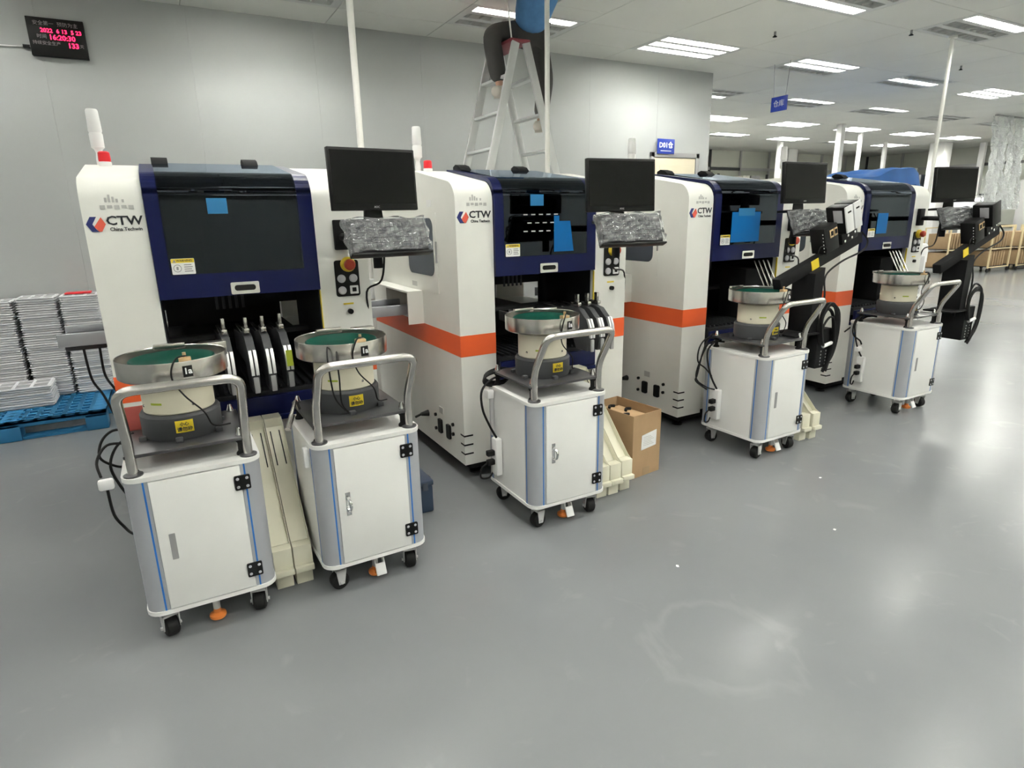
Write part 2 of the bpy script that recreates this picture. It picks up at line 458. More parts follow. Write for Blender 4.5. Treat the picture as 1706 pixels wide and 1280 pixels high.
DESC = {(0, 0): 'recessed ceiling lamp behind the person on the ladder', (1, 0): 'recessed ceiling lamp with three lit tubes above the blue door sign',
        (1, -1): 'recessed ceiling lamp cut by the top of the frame', (2, -1): 'recessed ceiling lamp with one lit tube at the top right',
        (2, 0): 'recessed ceiling lamp with two lit tubes above the hanging blue sign', (3, 0): 'recessed ceiling lamp with only its middle tube lit',
        (4, 0): 'recessed ceiling lamp with three lit tubes next to the right frame edge'}
for i, j, cx, cy in lamp_centres():
    if cx < WX + .55 and cy > WY: continue
    st = KNOWN.get((i, j))
    if st is None:
        q = random.random()
        st = (1, 1, 1) if q < .40 else (1, 0, 1) if q < .5 else (0, 1, 0) if q < .75 else (1, 1, 0) if q < .87 else (0, 0, 0)
        if cx > 12 and q < .8: st = (1, 1, 1)
        if cx < 8 and cy < 5: st = (1, 1, 0) if cx > 0 else (0, 1, 0)
    n = sum(st)
    lab = DESC.get((i, j), ('recessed ceiling lamp of the hall, all tubes dark', 'recessed ceiling lamp of the hall with one tube lit', 'recessed ceiling lamp of the hall with two tubes lit', 'recessed ceiling lamp of the hall with three tubes lit')[n])
    t = thing('ceiling_lamp', lab, 'lamp', (cx, cy, CH), 0, 'recessed ceiling lamps in rows')
    obj('lamp_tray', TRAY, None, t)
    if -2 < cx < 13 and cy < 9: obj('louver', LOUV, None, t)['kind'] = 'stuff'
    for yy, s in zip((-.187, 0, .187), st):
        obj('lamp_tube', TON if s else TOFF, None, t, loc=(0, yy, .044))
# sprinklers
for (x, y, d) in ((5.75, 4.75, 'in front of the lamp with three lit tubes'), (7.0, 4.1, 'between two rows of lamps at the top right'), (9.3, 4.75, 'near the thin pole by the far machine')):
    t = thing('sprinkler', 'small dark ceiling sprinkler ' + d, 'sprinkler', (x, y, CH))
    obj('pipe', cyl(new(), (0, 0, 0.0), (0, 0, -.035), .012, 10), GREY, t)
    obj('deflector', lathe(new(), [(0, -.05), (.022, -.05), (.022, -.046), (.008, -.035), (0, -.035)], seg=12), SOFTBLACK, t)

# ------------------------------------------------------------------ placement machines
W, D = 1.145, 1.56
def side_profile(y0, y1, zlo, top=True, n=7):
    """outline in (y, z) of the shell between depth y0 and y1, from zlo up to the sloped roof with its rounded front"""
    R = .11; pts = [(y1, zlo), (y0, zlo)]
    if y0 < .01:
        pts.append((0, 1.69 - R))
        for k in range(1, n + 1):
            a = PI - (PI / 2 - .08) * k / n
            pts.append((R + R * math.cos(a), 1.69 - R + R * math.sin(a)))
    else:
        pts.append((y0, roof(y0)))
    if y0 < .62 < y1: pts.append((.62, roof(.62)))
    pts.append((y1, roof(y1)))
    return pts
def roof(y):
    return 1.685 + min(y, .62) * .145 - max(0, y - .62) * .02
def build_machine():
    t = thing('pick_and_place_machine', 'x', 'machine')
    b = new(); box(b, .05, W - .05, .05, D - .05, .05, .105, .004)
    obj('plinth', b, SOFTBLACK, t)
    for x in (.12, W - .12):
        for y in (.12, D - .12):
            obj('foot', lathe(new(), [(0, 0), (.04, 0), (.04, .012), (.015, .02), (.015, .05), (0, .05)], (x, y, 0), 14), BLACK, t)
    SY0, SY1, SZ0, SZ1 = .56, 1.27, .875, 1.065      # board pass-through in the side
    def column(x0, x1):
        b = new()
        prism(b, side_profile(0, SY0, .10), x0, x1, 'x')
        prism(b, side_profile(SY1, D, .10), x0, x1, 'x')
        prism(b, side_profile(SY0, SY1, SZ1), x0, x1, 'x')
        prism(b, [(SY0, .10), (SY1, .10), (SY1, SZ0), (SY0, SZ0)], x0, x1, 'x')
        return b
    lc = obj('left_column', column(0, .22), CREAM, t)
    rc = obj('right_column', column(.90, W), CREAM, t)
    b = new()
    box(b, .22, .90, .64, D, SZ1, 1.77, .004); box(b, .22, .90, .64, D, .10, SZ0, .004)
    obj('rear_housing', b, CREAM, t)
    b = new(); box(b, .222, .898, .05, .64, .10, .56, .004)
    obj('front_panel', b, CREAM, t)
    # dark panels added inside so the opening looks shaded
    b = new()
    box(b, .222, .226, .03, .64, .56, 1.66); box(b, .894, .898, .03, .64, .56, 1.66)
    box(b, .226, .894, .628, .64, 1.06, 1.74); box(b, .226, .894, .62, .64, .56, .88); box(b, .226, .894, .05, .62, .56, .575)
    box(b, .226, .894, 1.282, 1.29, .872, 1.068); box(b, .222, .898, .64, 1.29, 1.062, 1.066); box(b, .222, .898, .64, 1.29, .874, .878)
    obj('shade_lining', b, DARKIN, t)
    b = new(); box(b, .226, .894, .42, .52, 1.30, 1.40, .006); obj('gantry_beam', b, DGREY, t)
    b = new(); box(b, .226, .894, .34, .40, .93, .955, .003); obj('board_guide', b, DGREY, t)
    b = new(); box(b, .44, .60, .30, .42, 1.20, 1.50, .01); [cyl(b, (.46 + .03 * k, .33, 1.08), (.46 + .03 * k, .33, 1.2), .007, 8) for k in range(5)]
    obj('placement_head', b, DGREY, t)
    b = new(); box(b, .226, .894, -.02, .60, .66, .72, .006); [box(b, .26 + .04 * k, .275 + .04 * k, .0, .55, .72, .735, .002) for k in range(15)]
    obj('feeder_table', b, DARKIN, t)
    b = new(); box(b, .228, .892, -.045, -.02, .60, .70, .006); box(b, .228, .892, -.05, .02, .575, .60, .003)
    obj('feeder_dock', b, NAVY, t)
    # stripes
    b = new(); box(b, -.0015, .2215, -.0015, SY0 + .3, .747, .866)
    bo = new()
    prism(bo, [(-.0015, -.0015), (.2205, -.0015), (.2205, .0), (.0, .0), (.0, D), (-.0015, D)], .747, .866, 'z')
    b.free(); obj('orange_band', bo, ORANGE, lc)
    bo = new(); prism(bo, [(W + .0015, -.0015), (.8995, -.0015), (.8995, 0), (W, 0), (W, D), (W + .0015, D)], .747, .866, 'z')
    obj('orange_band', bo, ORANGE, rc)
    # hood
    def hp(y_in, zlo, r=.12, off=0.0, yend=.60, n=9):
        out = [(-.018 - off, zlo)]
        zt = 1.712 + off
        for k in range(n + 1):
            a = PI - (PI / 2 - .12) * k / n
            out.append((r - .018 + (r + off) * math.cos(a), zt - off - r + (r + off) * math.sin(a)))
        out.append((yend, zt + .07))
        return out
    def shell(x0, x1, zlo, zhi_cut=None, th=.02, yend=.60):
        o = hp(0, zlo, yend=yend); i = hp(0, zlo, .12, -th, yend=yend)
        b = new(); n = len(o)
        for k in range(n - 1):
            prism(b, [o[k], o[k + 1], i[k + 1], i[k]], x0, x1, 'x')
        bmesh.ops.remove_doubles(b, verts=b.verts[:], dist=1e-5)
        return b
    hx0, hx1 = .222, .898
    b = shell(hx0, hx0 + .06, 1.18)
    merge(b, shell(hx1 - .07, hx1, 1.18))
    box(b, hx0 + .06, hx1 - .07, -.018, .002, 1.18, 1.285)
    box(b, hx0 + .06, hx1 - .07, .55, .60, 1.752, 1.775)
    hood = obj('hood', b, NAVY, t)
    o = hp(0, 1.283, off=.002, yend=.555); i = hp(0, 1.283, off=-.004, yend=.555)
    b = new(); n = len(o)
    for k in range(n - 1):
        prism(b, [o[k], o[k + 1], i[k + 1], i[k]], hx0 + .055, hx1 - .065, 'x')
    bmesh.ops.remove_doubles(b, verts=b.verts[:], dist=1e-5)
    # keep only the skin so that the pane is one tinted layer
    bmesh.ops.delete(b, geom=[f for f in b.faces if abs(f.normal.x) > .9], context='FACES')
    obj('window_pane', b, PANE, hood)
    b = new()
    prism(b, rrect(.505, .625, 1.185, 1.238, .006), -.026, -.018, 'y')
    hd = obj('hood_handle', b, CHROME, hood, 'chrome handle plate')
    b = new(); prism(b, rrect(.521, .609, 1.20, 1.225, .011), -.0285, -.026, 'y')
    obj('grip_recess', b, BLACK, hd)
    for x in (.31, .72):
        b = new(); prism(b, [(.50, 1.765), (.62, 1.775), (.62, 1.80), (.585, 1.812), (.535, 1.80), (.505, 1.775)], x - .035, x + .035, 'x')
        obj('hinge', b, SOFTBLACK, hood)
    b = new(); box(b, hx1 - .004, hx1 + .0, -.012, .0, .98, 1.175)
    obj('marker_strip', b, YKNOB, rc)
    # control panel on the right column
    b = new(); prism(b, rrect(.975, 1.092, 1.135, 1.31, .012), -.006, 0, 'y')
    cp = obj('control_panel', b, BLACK, t)
    e = obj('emergency_stop', lathe(new(), [(0, 0), (.036, 0), (.036, .012), (.028, .022), (0, .022)], seg=20, M=Matrix.Translation((1.04, -.006, 1.29)) @ Matrix.Rotation(PI / 2, 4, 'X')), YKNOB, cp, 'yellow and red emergency stop')
    obj('stop_knob', lathe(new(), [(0, .02), (.017, .02), (.017, .03), (.026, .033), (.027, .046), (.02, .053), (0, .055)], seg=20, M=Matrix.Translation((1.04, -.006, 1.29)) @ Matrix.Rotation(PI / 2, 4, 'X')), REDKNOB, cp)
    for (x, z) in ((1.004, 1.222), (1.062, 1.222), (1.004, 1.165)):
        obj('push_button', lathe(new(), [(0, 0), (.02, 0), (.02, .005), (.015, .009), (0, .009)], seg=18, M=Matrix.Translation((x, -.006, z)) @ Matrix.Rotation(PI / 2, 4, 'X')), SILVERSTICK, cp)
    b = new(); prism(b, rrect(1.042, 1.082, 1.146, 1.186, .003), -.012, -.006, 'y')
    sw = obj('mode_switch', b, PAPER, cp)
    b = new(); prism(b, rrect(1.052, 1.072, 1.157, 1.177, .002), -.0135, -.012, 'y')
    obj('switch_cap', b, BLACK, sw)
    b = new(); box(b, 1.005, 1.055, -.002, 0, 1.094, 1.102)
    obj('yellow_marking', b, YELLOW, rc)
    obj('key_lock', cyl(new(), (1.035, 0, 1.06), (1.035, -.018, 1.06), .013, 14), BLACK, rc)
    # warning sticker
    b = new(); prism(b, rrect(.285, .375, 1.285, 1.352, .004), -.0225, -.0205, 'y')
    wl = obj('warning_sticker', b, PAPER, hood, 'white sticker with yellow WARNING header')
    b = new(); box(b, .286, .374, -.0232, -.0225, 1.334, 1.351)
    obj('sticker_header', b, YELLOW, wl)
    text('sticker_text', 'WARNING', .0125, INK, (.336, -.0236, 1.3425), wl, bold=.0003)
    b = new(); prism(b, [(.291, 1.336), (.305, 1.336), (.298, 1.349)], -.0236, -.0232, 'y')
    lathe(b, [(.0135, 0), (.016, 0), (.016, .001), (.0135, .001), (.0135, 0)], seg=18, M=Matrix.Translation((.307, -.0225, 1.311)) @ Matrix.Rotation(PI / 2, 4, 'X'))
    for k in range(4): box(b, .333, .366 - .004 * (k % 2), -.0232, -.0225, 1.296 + .009 * k, 1.3 + .009 * k)
    box(b, .303, .311, -.0232, -.0225, 1.304, 1.318)
    obj('sticker_print', b, GREY, wl)
    # company mark on the left column
    def hexpt(k): return (.042 + .034 * math.cos(PI / 3 * k), 1.5 + .034 * math.sin(PI / 3 * k))
    b = new(); prism(b, [hexpt(3), hexpt(2), (.047, 1.5294), (.03, 1.5), (.042, 1.478), (.05, 1.4706), hexpt(4)], -.002, 0, 'y')
    lg = obj('logo_mark', b, LOGOBLUE, lc)
    b = new(); prism(b, [hexpt(0), (.062, 1.5275), (.036, 1.492), (.036, 1.489), (.045, 1.477), (.05, 1.4706), hexpt(5)], -.0024, 0, 'y')
    obj('logo_red_half', b, LOGORED, lg)
    text('logo_text', 'CTW', .050, INK, (.143, -.0015, 1.512), lc, bold=.0012, sx=1.10)
    text('logo_subtext', 'China Techwin', .020, INK, (.145, -.0015, 1.479), lc, bold=.0004, sx=.95)
    b = new()
    for k, (x, h) in enumerate(((.085, .018), (.098, .03), (.111, .022), (.124, .014), (.145, .012))):
        box(b, x, x + .008, -.0012, 0, 1.585, 1.585 + h)
    for k in range(5): box(b, .066 + .025 * k, .084 + .025 * k, -.0012, 0, 1.558 + .004 * (k % 2), 1.574)
    obj('faint_badge', b, FAINT, lc, 'faint grey printed badge')
    # left side: access door, window, notices, sockets, vents
    for x, par, s in ((0, lc, -1), (W, rc, 1)):
        X = lambda d: (x + s * d) if s > 0 else (x - d)
        def sbox(y0, y1, z0, z1, d, nm, m, p=par, r=None):
            b = new()
            lo, hi = sorted((x, x + s * d))
            if r: prism(b, rrect(y0, y1, z0, z1, r), lo, hi, 'x')
            else: box(b, lo, hi, y0, y1, z0, z1)
            return obj(nm, b, m, p)
        sbox(.27, 1.2, 1.075, 1.53, .003, 'access_door', CREAM, par)
        sbox(.32, .74, 1.17, 1.50, .005, 'side_window', SIDEWIN, par, .05)
        sbox(.27, .275, 1.25, 1.37, .012, 'door_pull', GREY, par)
        sbox(.62, .70, 1.09, 1.12, .005, 'notice', FAINT, par)
        sbox(.33, .39, 1.56, 1.60, .004, 'notice', PAPER, par)
        sbox(.30, .36, .33, .37, .003, 'notice', FAINT, par)
        for y in (.32, .19):
            k_ = sbox(y, y + .055, .20, .29, .012, 'power_socket', BLACK, par, .012)
        for (y, z) in ((.42, .21), (.15, .31), (.15, .25), (.42, .30)):
            b = new(); cyl(b, (x, y, z), (x + s * .012, y, z), .011, 10); obj('cable_gland', b, BLACK, par)
        b = new(); cyl(b, (x, .56, .27), (x + s * .05, .56, .27), .022, 12, .012); cyl(b, (x + s * .05, .56, .27), (x + s * .09, .565, .255), .008, 8)
        obj('power_plug', b, BLACK, par)
        for z in (.165, .22, .275):
            b = new()
            lo, hi = sorted((x - s * .055, x + s * .0015))
            box(b, lo, hi, -.0015, .0015, z, z + .009)
            lo, hi = sorted((x - s * .001, x + s * .0015))
            box(b, lo, hi, -.0015, .05, z, z + .009)
            obj('vent_slot', b, BLACK, par)
        # hooded board inlet
        b = new()
        lo, hi = sorted((x, x + s * .10))
        box(b, lo, hi, SY0 - .02, SY1, SZ1 - .006, SZ1 + .004); box(b, lo, hi, SY0 - .02, SY0 - .01, SZ0 - .01, SZ1 - .006)
        obj('inlet_cowl', b, CREAM, par)
    # roof lamp tower in its wrapping and red beacon
    zt = roof(.62)
    tw = obj('signal_tower', lathe(new(), [(0, 0), (.016, 0), (.017, .03), (.013, .06), (.017, .075), (.028, .085), (.029, .145), (.026, .152), (.029, .16), (.026, .25), (.022, .257), (0, .257)], (.062, .66, zt - .004), 16), PAPER, t, 'white wrapped signal lamp')
    b = new(); lathe(b, [(0, 0), (.027, 0), (.027, .02), (.025, .022), (.0, .022)], (.085, .56, roof(.56) - .004), 16)
    bc = obj('beacon', b, PAPER, t)
    b = new(); lathe(b, [(0, .022), (.024, .022), (.026, .03), (.024, .063), (.018, .068), (0, .068)], (.085, .56, roof(.56) - .004), 18)
    obj('beacon_cap', b, RED, bc)
    return t
MX = [-.262, 1.365, 3.018, 4.672]; MY = 3.055
machines = []
m0 = build_machine()
mlabels = ['cream placement machine nearest the left, with two bowl feeder carts before it',
           'cream placement machine second from the left, beside the cardboard box',
           'cream placement machine third from the left, blue sheets inside its hood',
           'cream placement machine farthest right, below the blue tarp']
for k in range(4):
    m = m0 if k == 0 else dup(m0, (MX[k], MY, 0))
    m.location = (MX[k], MY, 0); m['label'] = mlabels[k]; m['group'] = 'row of placement machines'
    machines.append(m)
for o_ in list(machines[0].children):
    if o_.name.split('.')[0] == 'left_column':
        for c_ in list(o_.children):
            if c_.name.split('.')[0] == 'inlet_cowl': bpy.data.objects.remove(c_)
def part_of(mach, name):
    return next(c for c in mach.children if c.name.split('.')[0] == name)
def film(mach, x0, x1, z0, z1, m=BLUEFILM, name='blue_film', skew=0.0, y=-.0235):
    b = new(); prism(b, [(x0, z0), (x1, z0), (x1 - skew, z1), (x0, z1)], y - .001, y, 'y')
    return obj(name, b, m, part_of(mach, 'hood'), 'blue sheet stuck to the window')
film(machines[0], .455, .535, 1.535, 1.60, BLUEFILM2)
film(machines[1], .445, .53, 1.555, 1.615, BLUEFILM2)
film(machines[1], .60, .735, 1.30, 1.47, BLUEFILM, skew=.025)
film(machines[1], .60, .635, 1.47, 1.50, BLUEFILM)
film(machines[2], .38, .66, 1.30, 1.50, BLUEFILM)
film(machines[2], .44, .60, 1.475, 1.525, BLUEFILM2, y=-.0245)
film(machines[3], .39, .53, 1.31, 1.47, BLUEFILM)
# rows of reel tags seen through the second machine's window
hd2 = part_of(machines[1], 'hood')
for r_i, (z, x0, n) in enumerate(((1.505, .40, 5), (1.46, .425, 4), (1.415, .40, 5))):
    for q in range(n):
        b = new(); box(b, x0 + .05 * q, x0 + .026 + .05 * q, -.0232, -.0225, z, z + .006)
        obj('reel_tag', b, FAINT, hd2)

# conveyor links between machines and the stub on the far left
def conveyor(x0, x1, label, z=.93):
    t = thing('conveyor', label, 'conveyor', (x0, MY + .72, 0))
    L = x1 - x0
    for y in (0, .32):
        b = new(); box(b, 0, L, y, y + .025, z - .03, z + .035, .003); obj('rail', b, ALU, t)
    b = new()
    box(b, 0.01, L - .01, .025, .32, z - .005, z, .0); obj('belt_bed', b, DGREY, t)
    b = new(); box(b, .02, min(.2, L - .02), .05, .25, z - .06, z - .03, .004); obj('drive_box', b, DGREY, t)
    return t
conveyor(-.53, -.262 + .02, 'short grey conveyor end sticking out beside the tray stacks')
conveyor(MX[0] + W - .02, MX[1] + .02, 'grey conveyor link between the first and second machine')
conveyor(MX[1] + W - .02, MX[2] + .02, 'grey conveyor link between the second and third machine')
conveyor(MX[2] + W - .02, MX[3] + .02, 'grey conveyor link between the third and last machine')
for k, pts in enumerate((
    [(-.43, 3.80, .88), (-.42, 3.79, .72), (-.38, 3.78, .62), (-.33, 3.78, .42), (-.30, 3.8, .2), (-.32, 3.84, .006)],
    [(-.36, 3.80, .88), (-.36, 3.79, .74), (-.33, 3.78, .66), (-.29, 3.78, .58), (-.275, 3.8, .5)],
    [(-.31, 3.80, .90), (-.30, 3.79, .76), (-.31, 3.78, .66), (-.275, 3.78, .56)])):
    cable('conveyor_cable', pts, .006, None, None)
    o = bpy.context.scene.objects[[o.name for o in COL.objects][-1]]
    o.parent = [x for x in COL.objects if x.name == 'conveyor'][0]
    o.matrix_parent_inverse = Matrix.Translation(-Vector((-.53, MY + .72, 0)))

# ------------------------------------------------------------------ bowl feeder carts
def build_cart(bow_handle, white_pedal):
    t = thing('bowl_feeder_cart', 'x', 'cart')
    hw, dp, zb, zt = .22, .48, .122, .66
    b = new(); prism(b, rrect(-hw - .004, hw + .004, -.004, dp + .004, .055), zb, zb + .016, 'z'); obj('bottom_plate', b, WHITE, t)
    b = new(); prism(b, rrect(-hw - .004, hw + .004, -.004, dp + .004, .055), zt - .016, zt, 'z'); obj('top_plate', b, WHITE, t)
    R = .05; F = .073
    for sx in (-1, 1):
        for back in (0, 1):
            pts = [(F, .012), (F, 0)]
            pts += [(R - R * math.sin(a), R - R * math.cos(a)) for a in [PI / 2 * k / 6 for k in range(7)]]
            pts += [(0, F), (.012, F), (.012, R), (R, .012)]
            f = lambda p: (sx * (hw - p[0]), (dp - p[1]) if back else p[1])
            b = new(); prism(b, [f(p) for p in pts], zb + .016, zt - .016, 'z')
            cpn = obj('corner_post', b, ALU, t)
            b = new()
            for q in (0, 1):
                p0 = [(.056, -.0007), (.062, -.0007), (.062, .001), (.056, .001)] if q == 0 else [(-.0007, .056), (-.0007, .062), (.001, .062), (.001, .056)]
                prism(b, [f(p) for p in p0], zb + .016, zt - .016, 'z')
            obj('blue_inlay', b, BSTRIPE, cpn)
    for sx in (-1, 1):
        b = new(); lo, hi = sorted((sx * (hw - .002), sx * (hw - .012))); box(b, lo, hi, F, dp - F, zb + .016, zt - .016); obj('side_panel', b, WHITE, t)
    b = new(); box(b, -hw + F, hw - F, dp - .012, dp - .002, zb + .016, zt - .016); obj('back_panel', b, WHITE, t)
    b = new(); box(b, -hw + F + .001, hw - F - .001, -.006, .010, zb + .02, zt - .02, .002); dr = obj('door', b, WHITE, t)
    for z in (.575, .215):
        b = new(); prism(b, rrect(.122, .176, z - .028, z + .028, .005), -.012, -.006, 'y')
        h = obj('hinge', b, BLACK, dr)
        b = new()
        for (dx, dz) in ((-.016, -.016), (.016, -.016), (-.016, .016), (.016, .016)):
            lathe(b, [(0, 0), (.006, 0), (.005, .002), (0, .0025)], seg=8, M=Matrix.Translation((.149 + dx, -.012, z + dz)) @ Matrix.Rotation(PI / 2, 4, 'X'))
        obj('screws', b, SILVERSTICK, h)['kind'] = 'stuff'
    if bow_handle:
        b = new(); prism(b, rrect(-.118, -.098, .35, .45, .002), -.008, -.006, 'y')
        hn = obj('door_handle', b, CHROME, dr)
        obj('bow_grip', tube(new(), smooth_path([(-.108, -.008, .43), (-.106, -.03, .42), (-.104, -.036, .40), (-.106, -.03, .38), (-.108, -.008, .37)], 4), .006), CHROME, hn)
    else:
        b = new(); prism(b, rrect(-.112, -.092, .335, .435, .002), -.008, -.006, 'y')
        obj('door_handle', b, GREY, dr, 'flat grey recessed pull')
    # casters
    for i, (x, y, a) in enumerate(((-.16, .06, .3), (.155, .06, -.2), (-.16, .42, 1.3), (.155, .42, .8))):
        if white_pedal and i == 0: a = 1.7
        M = Matrix.Translation((x, y, 0)) @ Matrix.Rotation(a, 4, 'Z')
        b = new(); box(b, -.03, .03, -.03, .03, .114, .122, M=M); cyl(b, M @ Vector((0, 0, .092)), M @ Vector((0, 0, .114)), .02, 12)
        for s in (-1, 1):
            lo, hi = sorted((s * .025, s * .029))
            prism(b, [(-.012, .028), (.012, .028), (.02, .094), (-.025, .094)], lo, hi, 'x', M=M)
        box(b, -.029, .029, -.022, .02, .086, .094, M=M)
        cyl(b, M @ Vector((-.036, 0, .038)), M @ Vector((.036, 0, .038)), .007, 8)
        cs = obj('caster', b, LGREY, t)
        b = new(); lathe(b, [(0, -.023), (.03, -.023), (.037, -.017), (.0385, 0), (.037, .017), (.03, .023), (0, .023)], seg=20, M=M @ Matrix.Translation((0, 0, .0385)) @ Matrix.Rotation(PI / 2, 4, 'Y'))
        obj('wheel', b, RUBBER, cs)
    # floor lock
    b = new(); cyl(b, (.0, .07, .05), (.0, .07, .122), .013, 12); box(b, -.04, .04, .05, .09, .105, .122, .003); box(b, .02, .07, .055, .075, .088, .1, .005)
    fl = obj('floor_lock', b, LGREY, t)
    obj('lock_pad', lathe(new(), [(0, .012), (.028, .012), (.031, .018), (.030, .026), (.014, .034), (.013, .05), (0, .05)], (0, .07, 0), 18), ORANGEFOOT, fl, 'orange rubber pad')
    if white_pedal:
        b = new(); M = Matrix.Translation((.012, .035, .06)) @ Matrix.Rotation(-.45, 4, 'X')
        box(b, -.022, .022, -.004, .004, -.04, .012, .003, M=M); box(b, -.022, -.017, -.002, .03, .0, .03, M=M); box(b, .017, .022, -.002, .03, .0, .03, M=M)
        obj('lock_pedal', b, PAPER, fl)
    # handlebar
    hx = .185
    path = fillet([(-hx, .04, zt), (-hx, .04, zt + .135), (-hx, -.075, .985), (hx, -.075, .985), (hx, .04, zt + .135), (hx, .04, zt)], .055, 8)
    hb = obj('handlebar', tube(new(), path, .0165, 14), STEEL, t)
    for s in (-1, 1):
        obj('flange', lathe(new(), [(.0165, 0), (.031, 0), (.031, .005), (.02, .009), (.0165, .009)], (s * hx, .04, zt), 16), PLATE, hb)
    # bowl unit
    cx, cy = -.012, .245
    b = new(); box(b, -.205, .19, .035, .43, .722, .734, .002); pl = obj('mounting_plate', b, PLATE, t)
    for (x, y) in ((-.185, .06), (.165, .06), (-.185, .405), (.165, .405)):
        obj('rubber_post', lathe(new(), [(0, 0), (.018, 0), (.018, .008), (.011, .016), (.011, .045), (.017, .055), (.017, .062), (0, .062)], (x, y, zt), 12), RUBBER, t)
        obj('dome_nut', lathe(new(), [(0, 0), (.014, 0), (.014, .008), (.010, .018), (.007, .03), (0, .034)], (x, y, .734), 12), CHROME, pl)
    b = new(); lathe(b, [(0, 0), (.132, 0), (.137, .01), (.137, .085), (.13, .095), (0, .095)], (cx, cy, .734), 36)
    for k in range(6):
        a = PI / 3 * k + .4
        box(b, -.012, .012, -.012, .012, 0, .016, .002, M=Matrix.Translation((cx + .147 * math.cos(a), cy + .147 * math.sin(a), .734)))
    db = obj('drive_base', b, DGREY, t)
    b = new(); lathe(b, [(.1375, .0), (.1382, 0), (.1382, .045), (.1375, .045)], (cx, cy, .765), 8, a0=-1.75, a1=-1.32)
    yl = obj('yellow_label', b, YELLOW, db, 'yellow sticker with black characters')
    for s_, zz, sz in (('小心', .796, .015), ('请勿动', .777, .017)):
        o = text('label_text', s_, sz, INK, (cx + .1392 * math.cos(-1.535), cy + .1392 * math.sin(-1.535), zz), yl, rot=(PI / 2, 0, -1.535 + PI / 2), bold=.0004)
    b = new(); lathe(b, [(0, 0), (.118, 0), (.121, .004), (.121, .115), (.112, .118), (0, .118)], (cx, cy, .829), 40)
    dc = obj('drive_cover', b, DRUM, t)
    b = new(); lathe(b, [(.1214, 0), (.1218, 0), (.1218, .008), (.1214, .008)], (cx, cy, .868), 8, a0=-2.4, a1=-2.05)
    obj('cover_print', b, TEAL, dc)
    b = new(); [lathe(b, [(0, 0), (.006, 0), (.004, .003), (0, .0035)], seg=8, M=Matrix.Translation((cx + .121 * math.cos(a), cy + .121 * math.sin(a), z)) @ Matrix.Rotation(a + PI / 2, 4, 'Z') @ Matrix.Rotation(PI / 2, 4, 'X')) for a, z in ((-1.2, .86), (-1.2, .925), (-2.8, .86))]
    obj('cover_screws', b, STEEL, dc)
    z0 = .955
    b = new(); lathe(b, [(0, -.006), (.10, -.006), (.10, .002), (.176, .004), (.184, .010), (.1845, .075), (.1835, .078), (.1815, .075), (.181, .04), (.165, .036), (.145, .038), (.143, .058), (.138, .058)], (cx, cy, z0), 56)
    # outlet chute tangent to the band
    box(b, .10, .20, .17, .215, .02 + z0, .075 + z0, .003, M=Matrix.Translation((cx, cy, 0)))
    box(b, -.06, .05, .165, .186, .065 + z0, .087 + z0, .003, M=Matrix.Translation((cx, cy, 0)))
    bw = obj('bowl', b, STEEL, t)
    b = new(); lathe(b, [(.1435, .04), (.1435, .064), (.139, .066), (.12, .052), (.06, .044), (0, .05)], (cx, cy, z0), 48)
    obj('bowl_liner', b, GREEN, bw, 'dark green coated bowl inside')
    b = new(); lathe(b, [(.185, .0), (.1856, 0), (.1856, .04), (.185, .04)], (cx, cy, z0 + .022), 5, a0=-1.42, a1=-1.25)
    bl = obj('bowl_label', b, BLACK, bw, 'small black label')
    text('label_text', '1a', .03, PAPER, (cx + .187 * math.cos(-1.335), cy + .187 * math.sin(-1.335), z0 + .043), bl, rot=(PI / 2, 0, -1.335 + PI / 2), bold=.0008)
    b = new(); box(b, .02, .06, -.155, -.125, z0 + .062, z0 + .085, .003, M=Matrix.Translation((cx, cy, 0))); cyl(b, (cx + .04, cy - .14, z0 + .085), (cx + .04, cy - .14, z0 + .103), .006, 8)
    obj('sensor_bracket', b, BOOT, bw)
    cable('sensor_cable', [(cx + .045, cy - .14, z0 + .09), (cx + .01, cy - .19, z0 + .09), (cx - .01, cy - .192, z0 + .03), (cx + .02, cy - .15, z0 - .05), (cx + .075, cy - .152, z0 - .12), (cx + .10, cy - .12, .77), (cx + .16, cy - .05, .745)], .003, None, t)
    return t
carts = []
cartdef = [(-.015, 2.318, .0, False, False, 'bowl feeder cart nearest the left, flat grey door pull and orange foot'),
           (.612, 2.300, .02, True, True, 'bowl feeder cart second from the left, standing close beside the first'),
           (1.604, 2.320, .0, True, True, 'bowl feeder cart in the middle, next to the cardboard box'),
           (3.245, 2.372, .03, False, True, 'bowl feeder cart second from the right, black arm rising behind it'),
           (4.858, 2.420, .0, False, True, 'bowl feeder cart farthest right, beside the open floor')]
proto = {}
for (x, y, rz, bh, wp, lab) in cartdef:
    k = (bh, wp)
    if k not in proto:
        proto[k] = build_cart(bh, wp); c = proto[k]
    else:
        c = dup(proto[k], (x, y, 0))
    c.location = (x, y, 0); c.rotation_euler = (0, 0, rz); c['label'] = lab; c['group'] = 'bowl feeder carts in front of the machines'
    carts.append(c)
